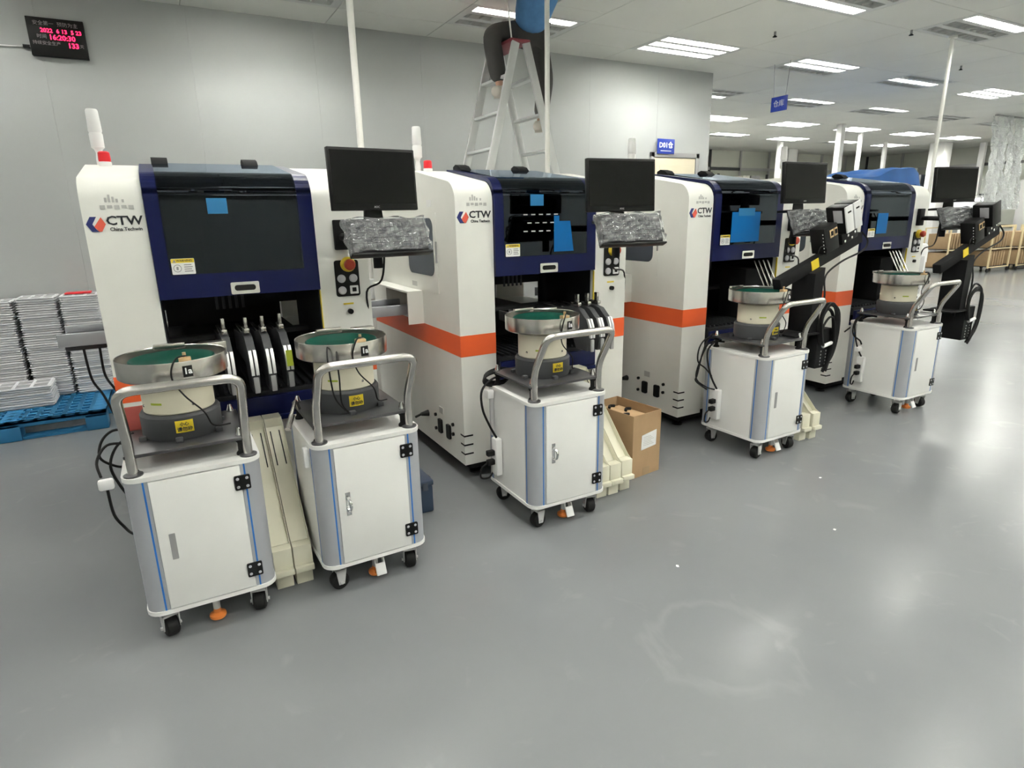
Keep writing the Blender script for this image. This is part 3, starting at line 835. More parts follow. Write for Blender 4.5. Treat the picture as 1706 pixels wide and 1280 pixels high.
# power strips and cords on the left flank of the three right-hand carts, loose plug and cables of the first
def power_strip(c, y=.30, z=.20, coil=True):
    b = new(); box(b, -.258, -.222, y, y + .055, z, z + .20, .006)
    ps = obj('power_strip', b, PAPER, c, 'white power strip')
    for zz in (.06, .11):
        b = new(); box(b, -.30, -.258, y + .012, y + .042, z + zz, z + zz + .03, .006); obj('plug', b, RUBBER, ps)
    cable('power_cord', [(-.24, y + .03, z + .2), (-.27, y + .05, z + .27), (-.30, y + .06, z + .36), (-.29, y + .08, z + .45), (-.22, y + .09, z + .50), (-.15, y + .1, .70)], .006, None, c)
    cable('power_cord', [(-.30, y + .03, z + .07), (-.33, y + .03, z + .05), (-.335, y + .03, z + .0), (-.28, y + .05, z - .02), (-.25, y + .06, z + .0)], .005, None, c)
power_strip(carts[2]); power_strip(carts[3]); power_strip(carts[4])
bm = new(); box(bm, -.24, -.222, .385, .40, .395, .60, .003)
obj('cable_duct', bm, LGREY, carts[2])
bm = new(); box(bm, -.262, -.225, .37, .42, .60, .645, .006)
obj('corner_clip', bm, PAPER, carts[2])
for k in range(3):
    q = [(-.20 + .02 * k + .07 * math.cos(a) * (1 + .1 * k), .40 + .02 * k, .692 + .035 * math.sin(a) + .004 * k) for a in [2 * PI * i / 12 for i in range(13)]]
    cable('cord_coil', q, .007, None, carts[2], 2)
for k, q in enumerate(([(-.16, .40, .70), (-.24, .43, .72), (-.31, .43, .67), (-.33, .42, .58), (-.28, .40, .53), (-.25, .37, .48)],
                       [(-.14, .38, .69), (-.23, .42, .69), (-.30, .42, .60), (-.36, .40, .48), (-.31, .36, .42), (-.26, .33, .40)],
                       [(-.12, .40, .71), (-.20, .43, .74), (-.28, .42, .66), (-.35, .40, .5), (-.37, .39, .46), (-.30, .36, .40)])):
    cable('power_cord', q, .005, None, carts[3])
bm = new(); box(bm, -.19, -.04, .40, .43, .675, .70, .006); obj('inline_switch', bm, PAPER, carts[3])
for q in ([(-.12, .38, .70), (-.2, .42, .69), (-.245, .42, .62), (-.26, .40, .56), (-.235, .36, .52), (-.225, .35, .49)],
          [(-.05, .36, .69), (-.08, .42, .685), (-.16, .47, .62), (-.24, .49, .57)]):
    cable('power_cord', q, .006, None, carts[4])
bm = new(); lathe(bm, [(0, 0), (.022, 0), (.022, .03), (.015, .045), (0, .045)], seg=12, M=Matrix.Translation((-.24, .35, .46)) @ Matrix.Rotation(-PI / 2, 4, 'Y')); obj('loose_plug', bm, PAPER, carts[4])
# first cart extras
bm = new(); box(bm, -.30, -.252, .10, .125, .60, .64, .008); lp = obj('loose_plug', bm, PAPER, carts[0], 'white plug hanging beside the cabinet')
for q in ([(-.275, .11, .60), (-.272, .12, .50), (-.25, .13, .44), (-.24, .2, .38), (-.228, .25, .35)], [(-.21, .3, .70), (-.27, .28, .71), (-.30, .2, .68), (-.29, .14, .64)],
          [(-.19, .34, .74), (-.25, .36, .74), (-.29, .34, .71), (-.30, .3, .66), (-.26, .3, .62), (-.225, .32, .6)], [(-.18, .3, .735), (-.24, .28, .70), (-.27, .27, .63), (-.25, .26, .55), (-.228, .26, .5)]):
    cable('power_cord', q, .005, None, carts[0])
bm = new(); box(bm, -.20, -.10, .33, .338, .735, .83, .004); obj('red_guard', bm, PLUM, carts[0], 'translucent red guard plate')
for z in (.34, .38):
    bm = new(); cyl(bm, (-.215, .30, z), (-.24, .30, z), .014, 12); obj('cable_gland', bm, BLACK, carts[0])
# second cart: silver lever at its left rear
bm = new(); tube(bm, fillet([(-.20, .30, .735), (-.22, .25, .79), (-.27, .16, .72)], .02), .008); cyl(bm, (-.25, .19, .745), (-.28, .14, .705), .012, 10)
obj('silver_lever', bm, STEEL, carts[1])
bm = new(); box(bm, -.245, -.226, .06, .09, .56, .64, .004); obj('tag', bm, PAPER, carts[1])
for q in ([(-.10, .11, 1.03), (-.12, .05, 1.0), (-.115, .055, .90), (-.10, .07, .82), (-.06, .09, .76)], [(-.07, .10, 1.02), (-.085, .05, .98), (-.08, .06, .90), (-.075, .08, .80), (-.05, .09, .75)]):
    cable('sensor_cable', q, .0035, None, carts[1])

# ------------------------------------------------------------------ monitors and wrapped keyboards
def build_monitor():
    t = thing('monitor', 'x', 'monitor')
    b = new(); box(b, -.2, .2, 0, .028, -.26, 0, .004); box(b, -.15, .15, .028, .05, -.21, -.04, .01); obj('monitor_case', b, BLACK, t)
    b = new(); box(b, -.19, .19, -.0015, .0, -.232, -.012); obj('screen', b, SCREEN, t)
    text('logo', 'AOC', .012, LGREY, (0, -.001, -.246), t)
    b = new(); prism(b, [(-.03, -.16), (.03, -.16), (.045, -.30), (-.045, -.30)], .045, .06, 'y'); box(b, -.11, .11, .015, .13, -.315, -.298, .006)
    obj('stand', b, BLACK, t)
    return t
def build_keyboard():
    t = thing('keyboard', 'x', 'keyboard')
    # lies in local xy (y up the slope), z = out of the keyboard
    b = new(); box(b, -.18, .18, -.07, .07, 0, .02, .005); obj('keyboard_case', b, BLACK, t)
    b = new()
    for r in range(5):
        n = 17 if r else 15
        for k in range(n):
            x = -.168 + .0198 * k
            box(b, x, x + .0165, .036 - .023 * r, .053 - .023 * r, .02, .026)
    o = obj('keys', b, DGREY, t)
    t2 = bmesh.new(); bmesh.ops.create_grid(t2, x_segments=40, y_segments=22, size=.5)
    rnd = random.Random(3)
    for v in t2.verts:
        x, y = v.co.x, v.co.y
        e = max(abs(x), abs(y))
        z = .034 + .005 * math.sin(23 * x + 9 * y) + .004 * math.sin(-17 * x + 31 * y + 1) + rnd.uniform(-.0025, .0025)
        if e > .46: z = .008
        v.co = Vector((x * .405 + .006 * math.sin(14 * y), y * .165 + .004 * math.sin(18 * x), z))
    b = new(); merge(b, t2); obj('plastic_wrap', b, WRAP, t, 'crumpled clear plastic wrap')
    return t
mon0, kb0 = build_monitor(), build_keyboard()
mons = [((.853, 2.764, 1.797), 5.7), ((2.105, 2.614, 1.774), -7.6), ((3.772, 2.775, 1.808), -3.0), ((5.41, 2.667, 1.803), -15.0)]
mtail = ['first machine, in front of the wall', 'second machine, above a wrapped keyboard', 'third machine', 'farthest machine, seen edge-on by the bright glare']
mlab = ['black monitor on the first machine nearest the left', 'black monitor on the second machine, near the blue door sign',
        'black monitor on the third machine, left of the white-fronted modules', 'black monitor on the farthest machine, next to the hanging clear sheet']
klab = ['plastic-wrapped keyboard under the leftmost monitor', 'plastic-wrapped keyboard under the monitor of the second machine',
        'plastic-wrapped keyboard under the monitor of the third machine', 'plastic-wrapped keyboard under the rightmost monitor']
def abs_part(name, bm, m, mach, label=None):
    o = obj(name, bm, m, mach, label); o.matrix_parent_inverse = Matrix.Translation(-Vector(mach.location)); return o
for k, ((x, y, z), yaw) in enumerate(mons):
    a = math.radians(yaw)
    mo = mon0 if k == 0 else dup(mon0, (0, 0, 0))
    mo.location = (x, y, z); mo.rotation_euler = (math.radians(-3), 0, a); mo['label'] = mlab[k]; mo['group'] = 'monitors on the machines'
    dirx = Vector((math.cos(a), math.sin(a), 0)); diry = Vector((-math.sin(a), math.cos(a), 0))
    kc = Vector((x, y, 0)) + dirx * .02 - diry * .06
    ko = kb0 if k == 0 else dup(kb0, (0, 0, 0))
    tilt = math.radians(66)
    ko.location = (kc.x, kc.y, 1.425); ko.rotation_euler = (tilt, 0, a); ko['label'] = klab[k]; ko['group'] = 'keyboards in clear plastic'
    # swing arm and tray belong to the machine
    mach = machines[k]
    M = Matrix.Translation(kc + Vector((0, 0, 1.425))) @ Matrix.Rotation(a, 4, 'Z') @ Matrix.Rotation(tilt, 4, 'X')
    b = new(); box(b, -.19, .19, -.085, .085, -.012, -.001, .003, M=M); box(b, -.19, .19, -.092, -.082, -.012, .03, .003, M=M)
    abs_part('keyboard_tray', b, BLACK, mach)
    col_x = mach.location.x + 1.02
    p0 = Vector((col_x, MY, 1.42)); p1 = kc + Vector((0, 0, 1.44)) + diry * .13
    b = new(); cyl(b, (col_x, MY + .0, 1.36), (col_x, MY - .0, 1.46), .001, 4)
    b.free(); b = new()
    box(b, col_x - .035, col_x + .035, MY - .03, MY, 1.36, 1.50, .005)
    tube(b, fillet([p0 + Vector((0, -.02, .0)), p0 + Vector((0, -.09, 0)), Vector((p1.x, p1.y + .02, 1.42)), p1], .03), .018, 10)
    cyl(b, p1 + Vector((0, 0, -.16)), p1 + Vector((0, 0, .03)), .022, 12)
    abs_part('swing_arm', b, SOFTBLACK, mach)
    q = p1 + Vector((0, 0, -.1))
    c = cable('screen_cable', [p1 + Vector((.03, .02, .03)), p1 + Vector((.05, .05, -.06)), q + Vector((.03, .06, -.12)), Vector((col_x + .10, MY - .02, 1.15)), Vector((col_x + .127, MY + .02, .95)), Vector((col_x + .13, MY + .05, .9))], .005, None, mach)
    c.matrix_parent_inverse = Matrix.Translation(-Vector(mach.location))

# ------------------------------------------------------------------ tape feeders docked at the machines
def build_feeder():
    t = thing('tape_feeder', 'x', 'feeder')
    # origin at dock face; extends to -y
    b = new(); prism(b, [(.34, .0), (.34, .10), (.05, .12), (-.06, .145), (-.15, .13), (-.215, .08), (-.245, .0), (-.248, -.04), (-.23, -.10), (-.12, -.10), (-.06, 0)], -.0165, .0165, 'x')
    obj('feeder_body', b, DGREY, t)
    b = new()
    for s in (-1, 1):
        lo, hi = sorted((s * .003, s * .0155))
        prism(b, [(-.232, .085), (-.252, .045), (-.261, .005), (-.262, -.02), (-.245, -.02), (-.245, .0), (-.235, .045), (-.215, .085)], lo, hi, 'x')
    obj('silver_lever', b, SILVERLEV, t)
    b = new(); box(b, -.012, .012, -.13, -.05, .145, .168, .004); box(b, -.007, .007, -.115, -.085, .165, .215, .003); obj('latch', b, STEEL, t)
    b = new(); box(b, -.011, .011, -.262, -.249, -.10, -.03, .003); obj('tape_guide', b, GREY, t)
    b = new(); box(b, -.008, .008, .05, .33, .118, .126, .002); obj('tape_rail', b, STEEL, t)
    return t
f0 = build_feeder()
fdef = [(.185, .02, 'leftmost of the four, half behind the bowl'), (.275, 0, 'second of the four'), (.345, 0, 'third of the four'), (.425, .03, 'rightmost of the four, beside the second cart')]
fl1 = ['slim tape feeder in the first machine, partly behind the left bowl', 'slim silver tape feeder in the first machine, left of the bright pair', 'slim silver tape feeder in the first machine, right of the bright pair', 'slim dark tape feeder in the first machine beside the second bowl']
for k, (x, dy, _) in enumerate(fdef):
    f = f0 if k == 0 else dup(f0, (0, 0, 0))
    f.location = (x, MY + dy, .875); f['label'] = fl1[k]; f['group'] = 'tape feeders of the first machine'
b = new(); prism(b, [(-.262, .07), (-.272, .0), (-.276, .0), (-.266, .07)], -.013, .013, 'x')
obj('green_tag', b, TEAL, f, 'yellow-green tag')
fl2 = ['silver tape feeder in the second machine, closest to its bowl', 'silver tape feeder in the second machine, middle of three', 'silver tape feeder in the second machine, closest to the right column']
for k, x in enumerate((2.06, 2.13, 2.20)):
    f = dup(f0, (x, MY - .02, .845), label=fl2[k]); f['group'] = 'tape feeders of the second machine'
fl4 = ['small tape feeder inside the second machine, left end of the row', 'small tape feeder inside the second machine, second in the row', 'small tape feeder inside the second machine, third in the row', 'small tape feeder inside the second machine, right end of the row']
b = new(); [box(b, .4 + .07 * k, .414 + .07 * k, .05, .3, .88, .94, .003) for k in range(4)]
o = obj('nozzle_rack', b, SILVERSTICK, machines[1])
# black strut bundle in the third and last machines' openings
for mk in (2, 3):
    b = new(); box(b, .66, .86, .06, .30, .735, 1.10, .01); o = obj('reel_holder', b, SOFTBLACK, machines[mk])
    for k in range(4):
        b = new(); cyl(b, (.69 + .045 * k, .02, 1.16), (.70 + .045 * k, -.10, .94), .006, 8); lathe(b, [(0, -.012), (.012, -.006), (.012, .006), (0, .012)], (.70 + .045 * k, -.10, .94), 10)
        obj('strut', b, STEEL, machines[mk])
# pale reel chutes standing under the docks
def build_chute():
    t = thing('waste_tape_chute', 'x', 'chute')
    w = .076
    prof = [(0, .0), (.10, 0), (.52, 0), (.52, .62), (.46, .62), (.40, .60), (.04, .19), (0, .19)]
    b = new()
    for s in (0, 1):
        x0 = s * (w - .002); prism(b, [(0, .055), (.52, .055), (.52, .62), (.44, .62), (.035, .20), (0, .18)], x0, x0 + .002, 'x')
    prism(b, [(.06, .17), (.45, .58), (.45, .59), (.055, .18)], .002, w - .002, 'x')
    box(b, .002, w - .002, .44, .52, .57, .62)
    obj('chute_body', b, CHUTE, t)
    b = new(); box(b, .001, w - .001, -.006, .045, .07, .185, .002); d = obj('bin', b, CHUTE, t)
    b = new(); box(b, .0, w, -.028, -.006, .072, .098, .003); obj('bin_lip', b, CHUTE, d)
    b = new(); box(b, .004, w - .004, .01, .5, .0, .055, .003); obj('chute_foot', b, CHUTE, t)
    b = new(); prism(b, [(.30, .441), (.42, .566), (.421, .565), (.301, .44)], .016, .021, 'x'); prism(b, [(.30, .441), (.42, .566), (.421, .565), (.301, .44)], .054, .059, 'x')
    return_b = b
    obj('slot_mark', b, BLACK, t)
    return t
ch0 = build_chute()
chs = [(.214, 2.46, 'left'), (.294, 2.46, 'right'),
       (1.875, 2.462, ''), (1.955, 2.462, ''), (2.045, 2.475, ''), (3.560, 2.46, ''), (3.652, 2.45, '')]
cl = ['cream sloped tape chute, left of the two between the first carts', 'cream sloped tape chute, right of the two between the first carts',
      'cream sloped tape chute close behind the middle cart', 'cream sloped tape chute between the middle cart and the outermost one', 'cream sloped tape chute nearest the cardboard box',
      'cream sloped tape chute close to the cart with the black arm', 'cream sloped tape chute standing on the open floor side of the third machine']
for k, (x, y, _) in enumerate(chs):
    if k == 0: c = ch0
    else: c = dup(ch0, (0, 0, 0))
    c.location = (x, y, 0); c['label'] = cl[k]; c['group'] = 'tape chutes under the feeder docks'
o = ch0
# ------------------------------------------------------------------ black arm units behind the two right-hand carts
def build_arm(extra_module):
    t = thing('vision_arm', 'x', 'arm unit')
    # origin on the floor below the column; the beam runs along x
    b = new(); prism(b, [(-.04, .747), (.04, .747), (.05, 1.155), (-.04, 1.12)], -.08, .08, 'y'); box(b, -.20, .04, -.10, .10, .735, .747, .003); obj('column', b, SOFTBLACK, t)
    M = Matrix.Translation((.0, 0, 1.165)) @ Matrix.Rotation(-math.radians(19), 4, 'Y')
    b = new(); box(b, -.31, .50, -.03, .03, -.035, .035, .005, M=M); obj('beam', b, SOFTBLACK, t)
    b = new(); box(b, .10, .23, -.055, .05, .035, .20, .006, M=M); hb = obj('junction_block', b, BLACK, t)
    for k in range(2):
        b = new(); box(b, .145 + .04 * k, .178 + .04 * k, -.061, -.055, .125, .175, .002, M=M); pt = obj('port', b, BOOT, hb)
        b = new(); box(b, .152 + .04 * k, .171 + .04 * k, -.063, -.061, .138, .166, M=M); obj('port_hole', b, SOFTBLACK, pt)
    b = new()
    for k in range(6): box(b, .0992, .10, -.045, -.039, .05 + .022 * k, .057 + .022 * k, M=M)
    o = obj('indicators', b, PAPER, hb); o['kind'] = 'stuff'
    for k in range(2 if extra_module else 1):
        x0 = .275 + .082 * k
        b = new(); box(b, x0, x0 + .072, -.075, .05, .105, .275, .004, M=M); md = obj('module', b, BLACK, t)
        b = new(); box(b, x0 - .0015, x0, -.06, .0, .175, .255, M=M); obj('rating_sticker', b, SILVERSTICK, md)
        if extra_module:
            b = new(); box(b, x0, x0 + .072, -.085, -.075, .107, .273, .003, M=M); fr = obj('white_front', b, PAPER, md)
            b = new(); box(b, x0 + .02, x0 + .052, -.0865, -.085, .23, .24, M=M); obj('display', b, SOFTBLACK, fr)
        else:
            b = new(); box(b, x0, x0 + .12, -.085, -.075, .105, .275, .003, M=M); obj('side_plate', b, BLACK, md)
    b = new(); box(b, .26, .42, -.055, .045, .035, .105, .006, M=M)
    sk = obj('connector_block', b, BLACK, t)
    b = new(); [box(b, .275 + .035 * k, .29 + .035 * k, -.061, -.055, .045 + .025 * (k % 2), .062 + .025 * (k % 2), .002, M=M) for k in range(4)]
    o = obj('metal_pins', b, CHROME, sk); o['kind'] = 'stuff'
    b = new(); box(b, -.02, .05, -.034, -.031, -.026, .034, .0, M=M); yt = obj('yellow_tag', b, YELLOW, t, 'yellow warning tag')
    cable('tag_loop', [M @ Vector(p) for p in ((.06, -.03, .03), (.03, -.05, .07), (.06, -.05, .10), (.10, -.058, .08), (.11, -.045, .03))], .004, None, t)
    # controller box hung beside the column
    b = new(); box(b, .05, .19, -.085, .085, .50, .76, .008); box(b, .02, .06, -.02, .02, .68, .76); cb = obj('controller_box', b, SOFTBLACK, t)
    b = new(); [box(b, x, x + .008, -.0865, -.085, .52 + .022 * k, .53 + .022 * k) for k in range(5) for x in (.09, .14)]
    o = obj('terminals', b, GREY, cb); o['kind'] = 'stuff'
    b = new(); cyl(b, (.085, -.10, .65), (.17, -.10, .665), .012, 10); obj('white_grip', b, PAPER, cb)
    return t
arms = []
a0 = build_arm(True); a1 = build_arm(False)
a0.location = (3.56, 2.53, 0); a0['label'] = 'black arm unit with two white-fronted modules behind the fourth cart'
a1.location = (5.29, 2.50, 0); a1['label'] = 'black arm unit with a bare module at the far right cart'
for u, seed in ((a0, 1), (a1, 2)):
    rnd = random.Random(seed)
    u['group'] = 'black arm units'
    for k in range(7 if seed == 1 else 4):
        w = rnd.uniform(.05, .12); zc = rnd.uniform(.76, .84)
        yy = -.09 - rnd.uniform(.0, .03)
        q = [(.06 + .02 * rnd.random(), yy, .66), (.03 + rnd.uniform(-.01, .01), yy, zc), (.08, yy - .01, zc + .08 + rnd.uniform(0, .03)), (.08 + w, yy - .01, zc + .05), (.12 + w, yy, zc - .10), (.11 + w * .8, yy, .58 + rnd.uniform(-.05, .05)), (.13, yy + .01, .46 + rnd.uniform(0, .05))]
        cable('cable_loop', q, .007, None, u)
    cable('arm_cable', [(.46, -.03, 1.36), (.52, -.04, 1.30), (.46, -.05, 1.24), (.25, -.05, 1.18), (.09, -.06, 1.10), (.06, -.088, .98), (.06, -.088, .82)], .006, None, u)

# ------------------------------------------------------------------ cardboard box with parcels
t = thing('cardboard_box', 'open brown cardboard box with a white note on its side', 'box', (2.205, 2.57, 0), math.radians(7))
w, d, h = .235, .36, .385
b = new()
for (x0, x1, y0, y1) in ((0, w, 0, .005), (0, w, d - .005, d), (0, .005, .005, d - .005), (w - .005, w, .005, d - .005)):
    box(b, x0, x1, y0, y1, 0, h)
box(b, .005, w - .005, .005, d - .005, 0, .005)
bx = obj('box_walls', b, CARD, t)
b = new(); prism(b, [(0, 0), (.125, .01), (.128, .105), (.004, .09)], -.003, -.001, 'y', M=Matrix.Translation((.07, 0, .165))); nt_ = obj('note', b, PAPER, t, 'white paper note')
b = new(); [box(b, .085, .175 - .012 * (k % 3), -.0036, -.003, .19 + .01 * k, .1925 + .01 * k) for k in range(6)]; o = obj('note_print', b, FAINT, nt_); o['kind'] = 'stuff'
b = new(); box(b, .09, .15, -.001, .0, .0, .05); obj('tape', b, BARK, t)
for (x0, x1, y0, y1, hh, lab) in ((.015, .12, .03, .33, .35, 'tan parcel in the cardboard box, left one'), (.125, .222, .03, .33, .335, 'tan parcel in the cardboard box, right one')):
    b = new(); box(b, x0, x1, y0, y1, .005, hh, .004)
    p = obj('parcel', b, CARD2); p.location = (2.205, 2.57, 0); p.rotation_euler = (0, 0, math.radians(7)); tag(p, lab, 'box', 'parcels in the cardboard box')
for k, (x, y, z) in enumerate(((.05, .10, .35), (.17, .2, .335), (.10, .27, .35))):
    b = new(); tube(b, smooth_path([(x - .025, y, z + .009), (x, y + .02, z + .012), (x + .03, y + .01, z + .009)], 4), .009, 8)
    o = obj('black_clip', b, RUBBER); o.location = (2.205, 2.57, 0); o.rotation_euler = (0, 0, math.radians(7))
    tag(o, ('small black clip on the parcels, nearest the camera', 'small black clip on the parcels, to the right', 'small black clip on the parcels, at the rear')[k], 'clip', 'black clips on the parcels')

# dark blue case behind the second cart
t = thing('tool_case', 'small dark blue case on the floor behind the second cart', 'case', (.90, 2.80, 0))
b = new(); box(b, 0, .16, 0, .20, 0, .15, .01); obj('case_body', b, CASEBLUE, t)
b = new(); box(b, -.004, .164, -.004, .204, .15, .18, .008); obj('case_lid', b, CASEBLUE, t)
b = new(); box(b, .10, .13, -.01, 0, .13, .17, .003); obj('case_latch', b, SIDEWIN, t)
b = new(); box(b, .164, .172, .06, .10, .13, .17, .003); obj('case_latch', b, SIDEWIN, t)

# ------------------------------------------------------------------ pallet and stacks of trays
t = thing('plastic_pallet', 'blue plastic pallet under the white tray stacks', 'pallet', (-1.75, 5.38, 0))
pw, pd = 1.2, 1.0
b = new()
nx, ny = 14, 11
for k in range(nx + 1):
    x = k * (pw - .03) / nx; box(b, x, x + .03, 0, pd, .125, .145)
for k in range(ny + 1):
    y = k * (pd - .03) / ny; box(b, 0, pw, y, y + .03, .125, .145)
for x in (0, .55, 1.1): box(b, x, x + .10, 0, pd, .122, .144)
box(b, 0, pw, 0, .05, .10, .145, .004)
obj('deck', b, PALLET, t)
for x in (0, .53, 1.06):
    for y in (0, .43, .86):
        b = new(); box(b, x, x + .14, y, y + .14, .0, .125, .006); obj('block', b, PALLET, t)
for y in (0, .43, .86):
    b = new(); box(b, 0, pw, y + .02, y + .12, 0, .02); obj('skid', b, PALLET, t)
def tray_mesh(w, d, h, rows=2):
    b = new(); prism(b, rrect(-w / 2 + .012, w / 2 - .012, -d / 2 + .012, d / 2 - .012, .018, 3), 0, h * .55, 'z')
    prism(b, rrect(-w / 2, w / 2, -d / 2, d / 2, .022, 3), h * .55, h * .8, 'z')
    nf = len(b.faces)
    me = None
    n = 3
    box(b, -w / 2 + .008, w / 2 - .008, -d / 2 + .008, -d / 2 + .02, h * .8, h); box(b, -w / 2 + .008, w / 2 - .008, d / 2 - .02, d / 2 - .008, h * .8, h)
    for k in range(n + 1):
        x = -w / 2 + .016 + k * (w - .032) / n; box(b, x - .008, x + .008, -d / 2 + .012, d / 2 - .012, h * .8, h)
    box(b, -w / 2 + .01, w / 2 - .01, -.008, .008, h * .8, h)
    nw = len(b.faces)
    rw, rd = (w - .032) / n, (d - .032) / rows
    for i in range(n):
        for j in range(rows):
            x0 = -w / 2 + .016 + rw * i + .012; y0 = -d / 2 + .016 + rd * j + .012
            box(b, x0, x0 + rw - .024, y0, y0 + rd - .024, h * .8, h * .84)
    b.faces.ensure_lookup_table()
    for f in b.faces[nw:]: f.material_index = 1
    me = mesh_of(b, TRAYM); me.materials.append(POCKET)
    return me
TM = tray_mesh(.268, .285, .018)
TM2 = tray_mesh(.37, .285, .018)
def tray_stack(cx, cy, n, lab, group, mesh=None):
    for k in range(n):
        o = bpy.data.objects.new('component_tray', mesh or TM); COL.objects.link(o)
        o.location = (cx + random.uniform(-.005, .005), cy + random.uniform(-.006, .006), .1455 + .0183 * k)
        o.rotation_euler = (0, 0, random.uniform(-.015, .015))
        tag(o, ('topmost ' if k == n - 1 else '') + lab, 'tray', group)
tray_stack(-1.222, 6.20, 43, 'white component tray in the tall stack at the frame edge', 'trays of the stack at the frame edge')
tray_stack(-.935, 6.20, 44, 'white component tray in the middle tall stack on the pallet', 'trays of the middle stack')
tray_stack(-.650, 6.19, 44, 'white component tray in the tall stack beside the first machine', 'trays of the stack beside the first machine')
tray_stack(-1.09, 5.885, 9, 'white component tray in the low stack at the front of the pallet', 'trays of the low stack', TM2)
b = new(); box(b, -.09, .09, -.06, .06, 0, .012, .003)
o = obj('red_folder', b, RED); o.location = (-.66, 6.22, .1455 + .0183 * 44 + .001); tag(o, 'thin red folder on top of the tray stack', 'folder')

# ------------------------------------------------------------------ clock board on the wall
t = thing('led_board', 'black wall clock board with red digits', 'display', (-.475, WY, 2.905), 0, rx=0)
b = new(); box(b, -.185, .185, -.05, -.001, -.135, .135, .004); obj('board_case', b, BLACK, t)
y = -.0515
text('caption', '安全第一  预防为主', .034, LEDTXT, (0, y, .093), t, sx=1.0)
text('date_digits', '2022  6 13  5 23', .040, LEDRED, (.03, y, .045), t, bold=.0004)
text('caption', '时间', .032, LEDTXT, (-.10, y, .001), t)
text('time_digits', '16:20:30', .050, LEDRED, (.03, y, .000), t, bold=.0006)
text('caption', '持续安全生产', .030, LEDTXT, (-.075, y, -.045), t)
text('count_digits', '133', .050, LEDRED, (.095, y, -.050), t, bold=.0008)
text('caption', '天', .030, LEDTXT, (.15, y, -.05), t)
cable('power_cord', [(-.18, -.02, -.07), (-.25, -.012, -.075), (-.36, -.01, -.08), (-.5, -.01, -.075), (-.9, -.01, -.07)], .006, PAPER, t)
b = new(); box(b, -.235, -.19, -.03, -.004, -.085, -.06, .003); obj('power_plug', b, BLACK, t)

# blue room sign above the door, hanging sign in the hall
t = thing('room_sign', 'blue room sign with white letters above the cream door', 'sign', (5.83, WY - .036, 2.33))
b = new(); box(b, -.145, .145, -.006, .0, -.09, .09, .003); obj('sign_plate', b, SIGNBLUE, t)
text('sign_text', 'D01仓', .085, PAPER, (0, -.0075, .012), t, bold=.0025)
b = new(); box(b, -.09, .09, -.0075, -.006, -.058, -.050); obj('sign_underline', b, PAPER, t)
t = thing('hanging_sign', 'small blue sign hanging on two thin rods in the hall', 'sign', (6.96, 5.6, 2.79), math.radians(-93))
b = new(); box(b, -.12, .12, -.008, .008, -.085, .085, .003); obj('sign_plate', b, SIGNBLUE, t)
text('sign_text', '仓库', .085, LGREY, (0, -.0095, 0), t)
for s in (-1, 1): obj('rod', cyl(new(), (s * .09, 0, .085), (s * .12, 0, .468), .004, 6), GREY, t)

# thin white drop poles
for k, (x, y, lab, r) in enumerate(((1.395, 4.78, 'thin white pole behind the leftmost monitor', .024), (2.79, 4.40, 'thin white pole in front of the ladder', .0195), (7.66, 4.04, 'thin pole behind the farthest machine', .019))):
    t = thing('drop_pole', lab, 'pole', (x, y, 0), group='thin white drop poles')
    obj('pipe', cyl(new(), (0, 0, .01), (0, 0, CH - .005), r, 14), FLOORPOLE, t)
    obj('floor_flange', lathe(new(), [(0, 0), (.05, 0), (.05, .008), (r + .004, .012), (r + .004, .04), (0, .04)], seg=14), GREY, t)
    obj('outlet_box', box(new(), -.04, .04, -r - .05, -r, .9, 1.05, .004), PAPER, t)
    obj('ceiling_flange', lathe(new(), [(0, CH - .02), (.045, CH - .02), (.045, CH - .002), (0, CH - .002)], seg=14), FLOORPOLE, t)

# ------------------------------------------------------------------ step ladder and the person on it
t = thing('step_ladder', 'aluminium A-frame step ladder behind the second machine', 'ladder', (2.86, 0, 0))
apz = 2.90; yn, yf = 4.92, 5.38
def rail_dir(s): return (s * .285 / 1.03)          # sideways run per metre of height
LADR = {}
for s in (-1, 1):
    foot = s * (.05 + apz * abs(rail_dir(1)))
    top = s * .05
    for yy, flare in ((yn, -.06), (yf, .06)):
        b = new()
        p, q = Vector((foot, yy + flare, .02)), Vector((top, yy, apz))
        dv = (q - p).normalized(); side = Vector((dv.z, 0, -dv.x)).normalized()
        M = Matrix((( side.x, 0, dv.x, p.x), (side.y, 1, dv.y, p.y), (side.z, 0, dv.z, p.z), (0, 0, 0, 1)))
        box(b, -.035, .035, -.012, .012, 0, (q - p).length, .003, M=M)
        rl = obj('rail', b, LADALU, t)
        b = new(); box(b, -.045, .045, -.02, .02, -.02, .05, .006, M=M); obj('rubber_foot', b, RUBBER, rl)
    for k in range(9):
        z = .32 + .29 * k; f = z / apz
        x = foot + (top - foot) * f
        fl = .06 * (1 - f)
        b = new(); box(b, x - .03, x + .03, yn - fl + .012, yf + fl - .012, z - .012, z + .012, .004); obj('rung', b, LADALU, t)
b = new(); box(b, -.095, .095, yn + .0, yf + .02, apz + .001, apz + .03, .008); obj('top_cap', b, MAROON, t, 'maroon plastic top cap')
for s in (yn, yf):
    b = new(); box(b, -.40, .40, s - .004, s + .004, 1.30, 1.32); obj('spreader', b, LADALU, t)

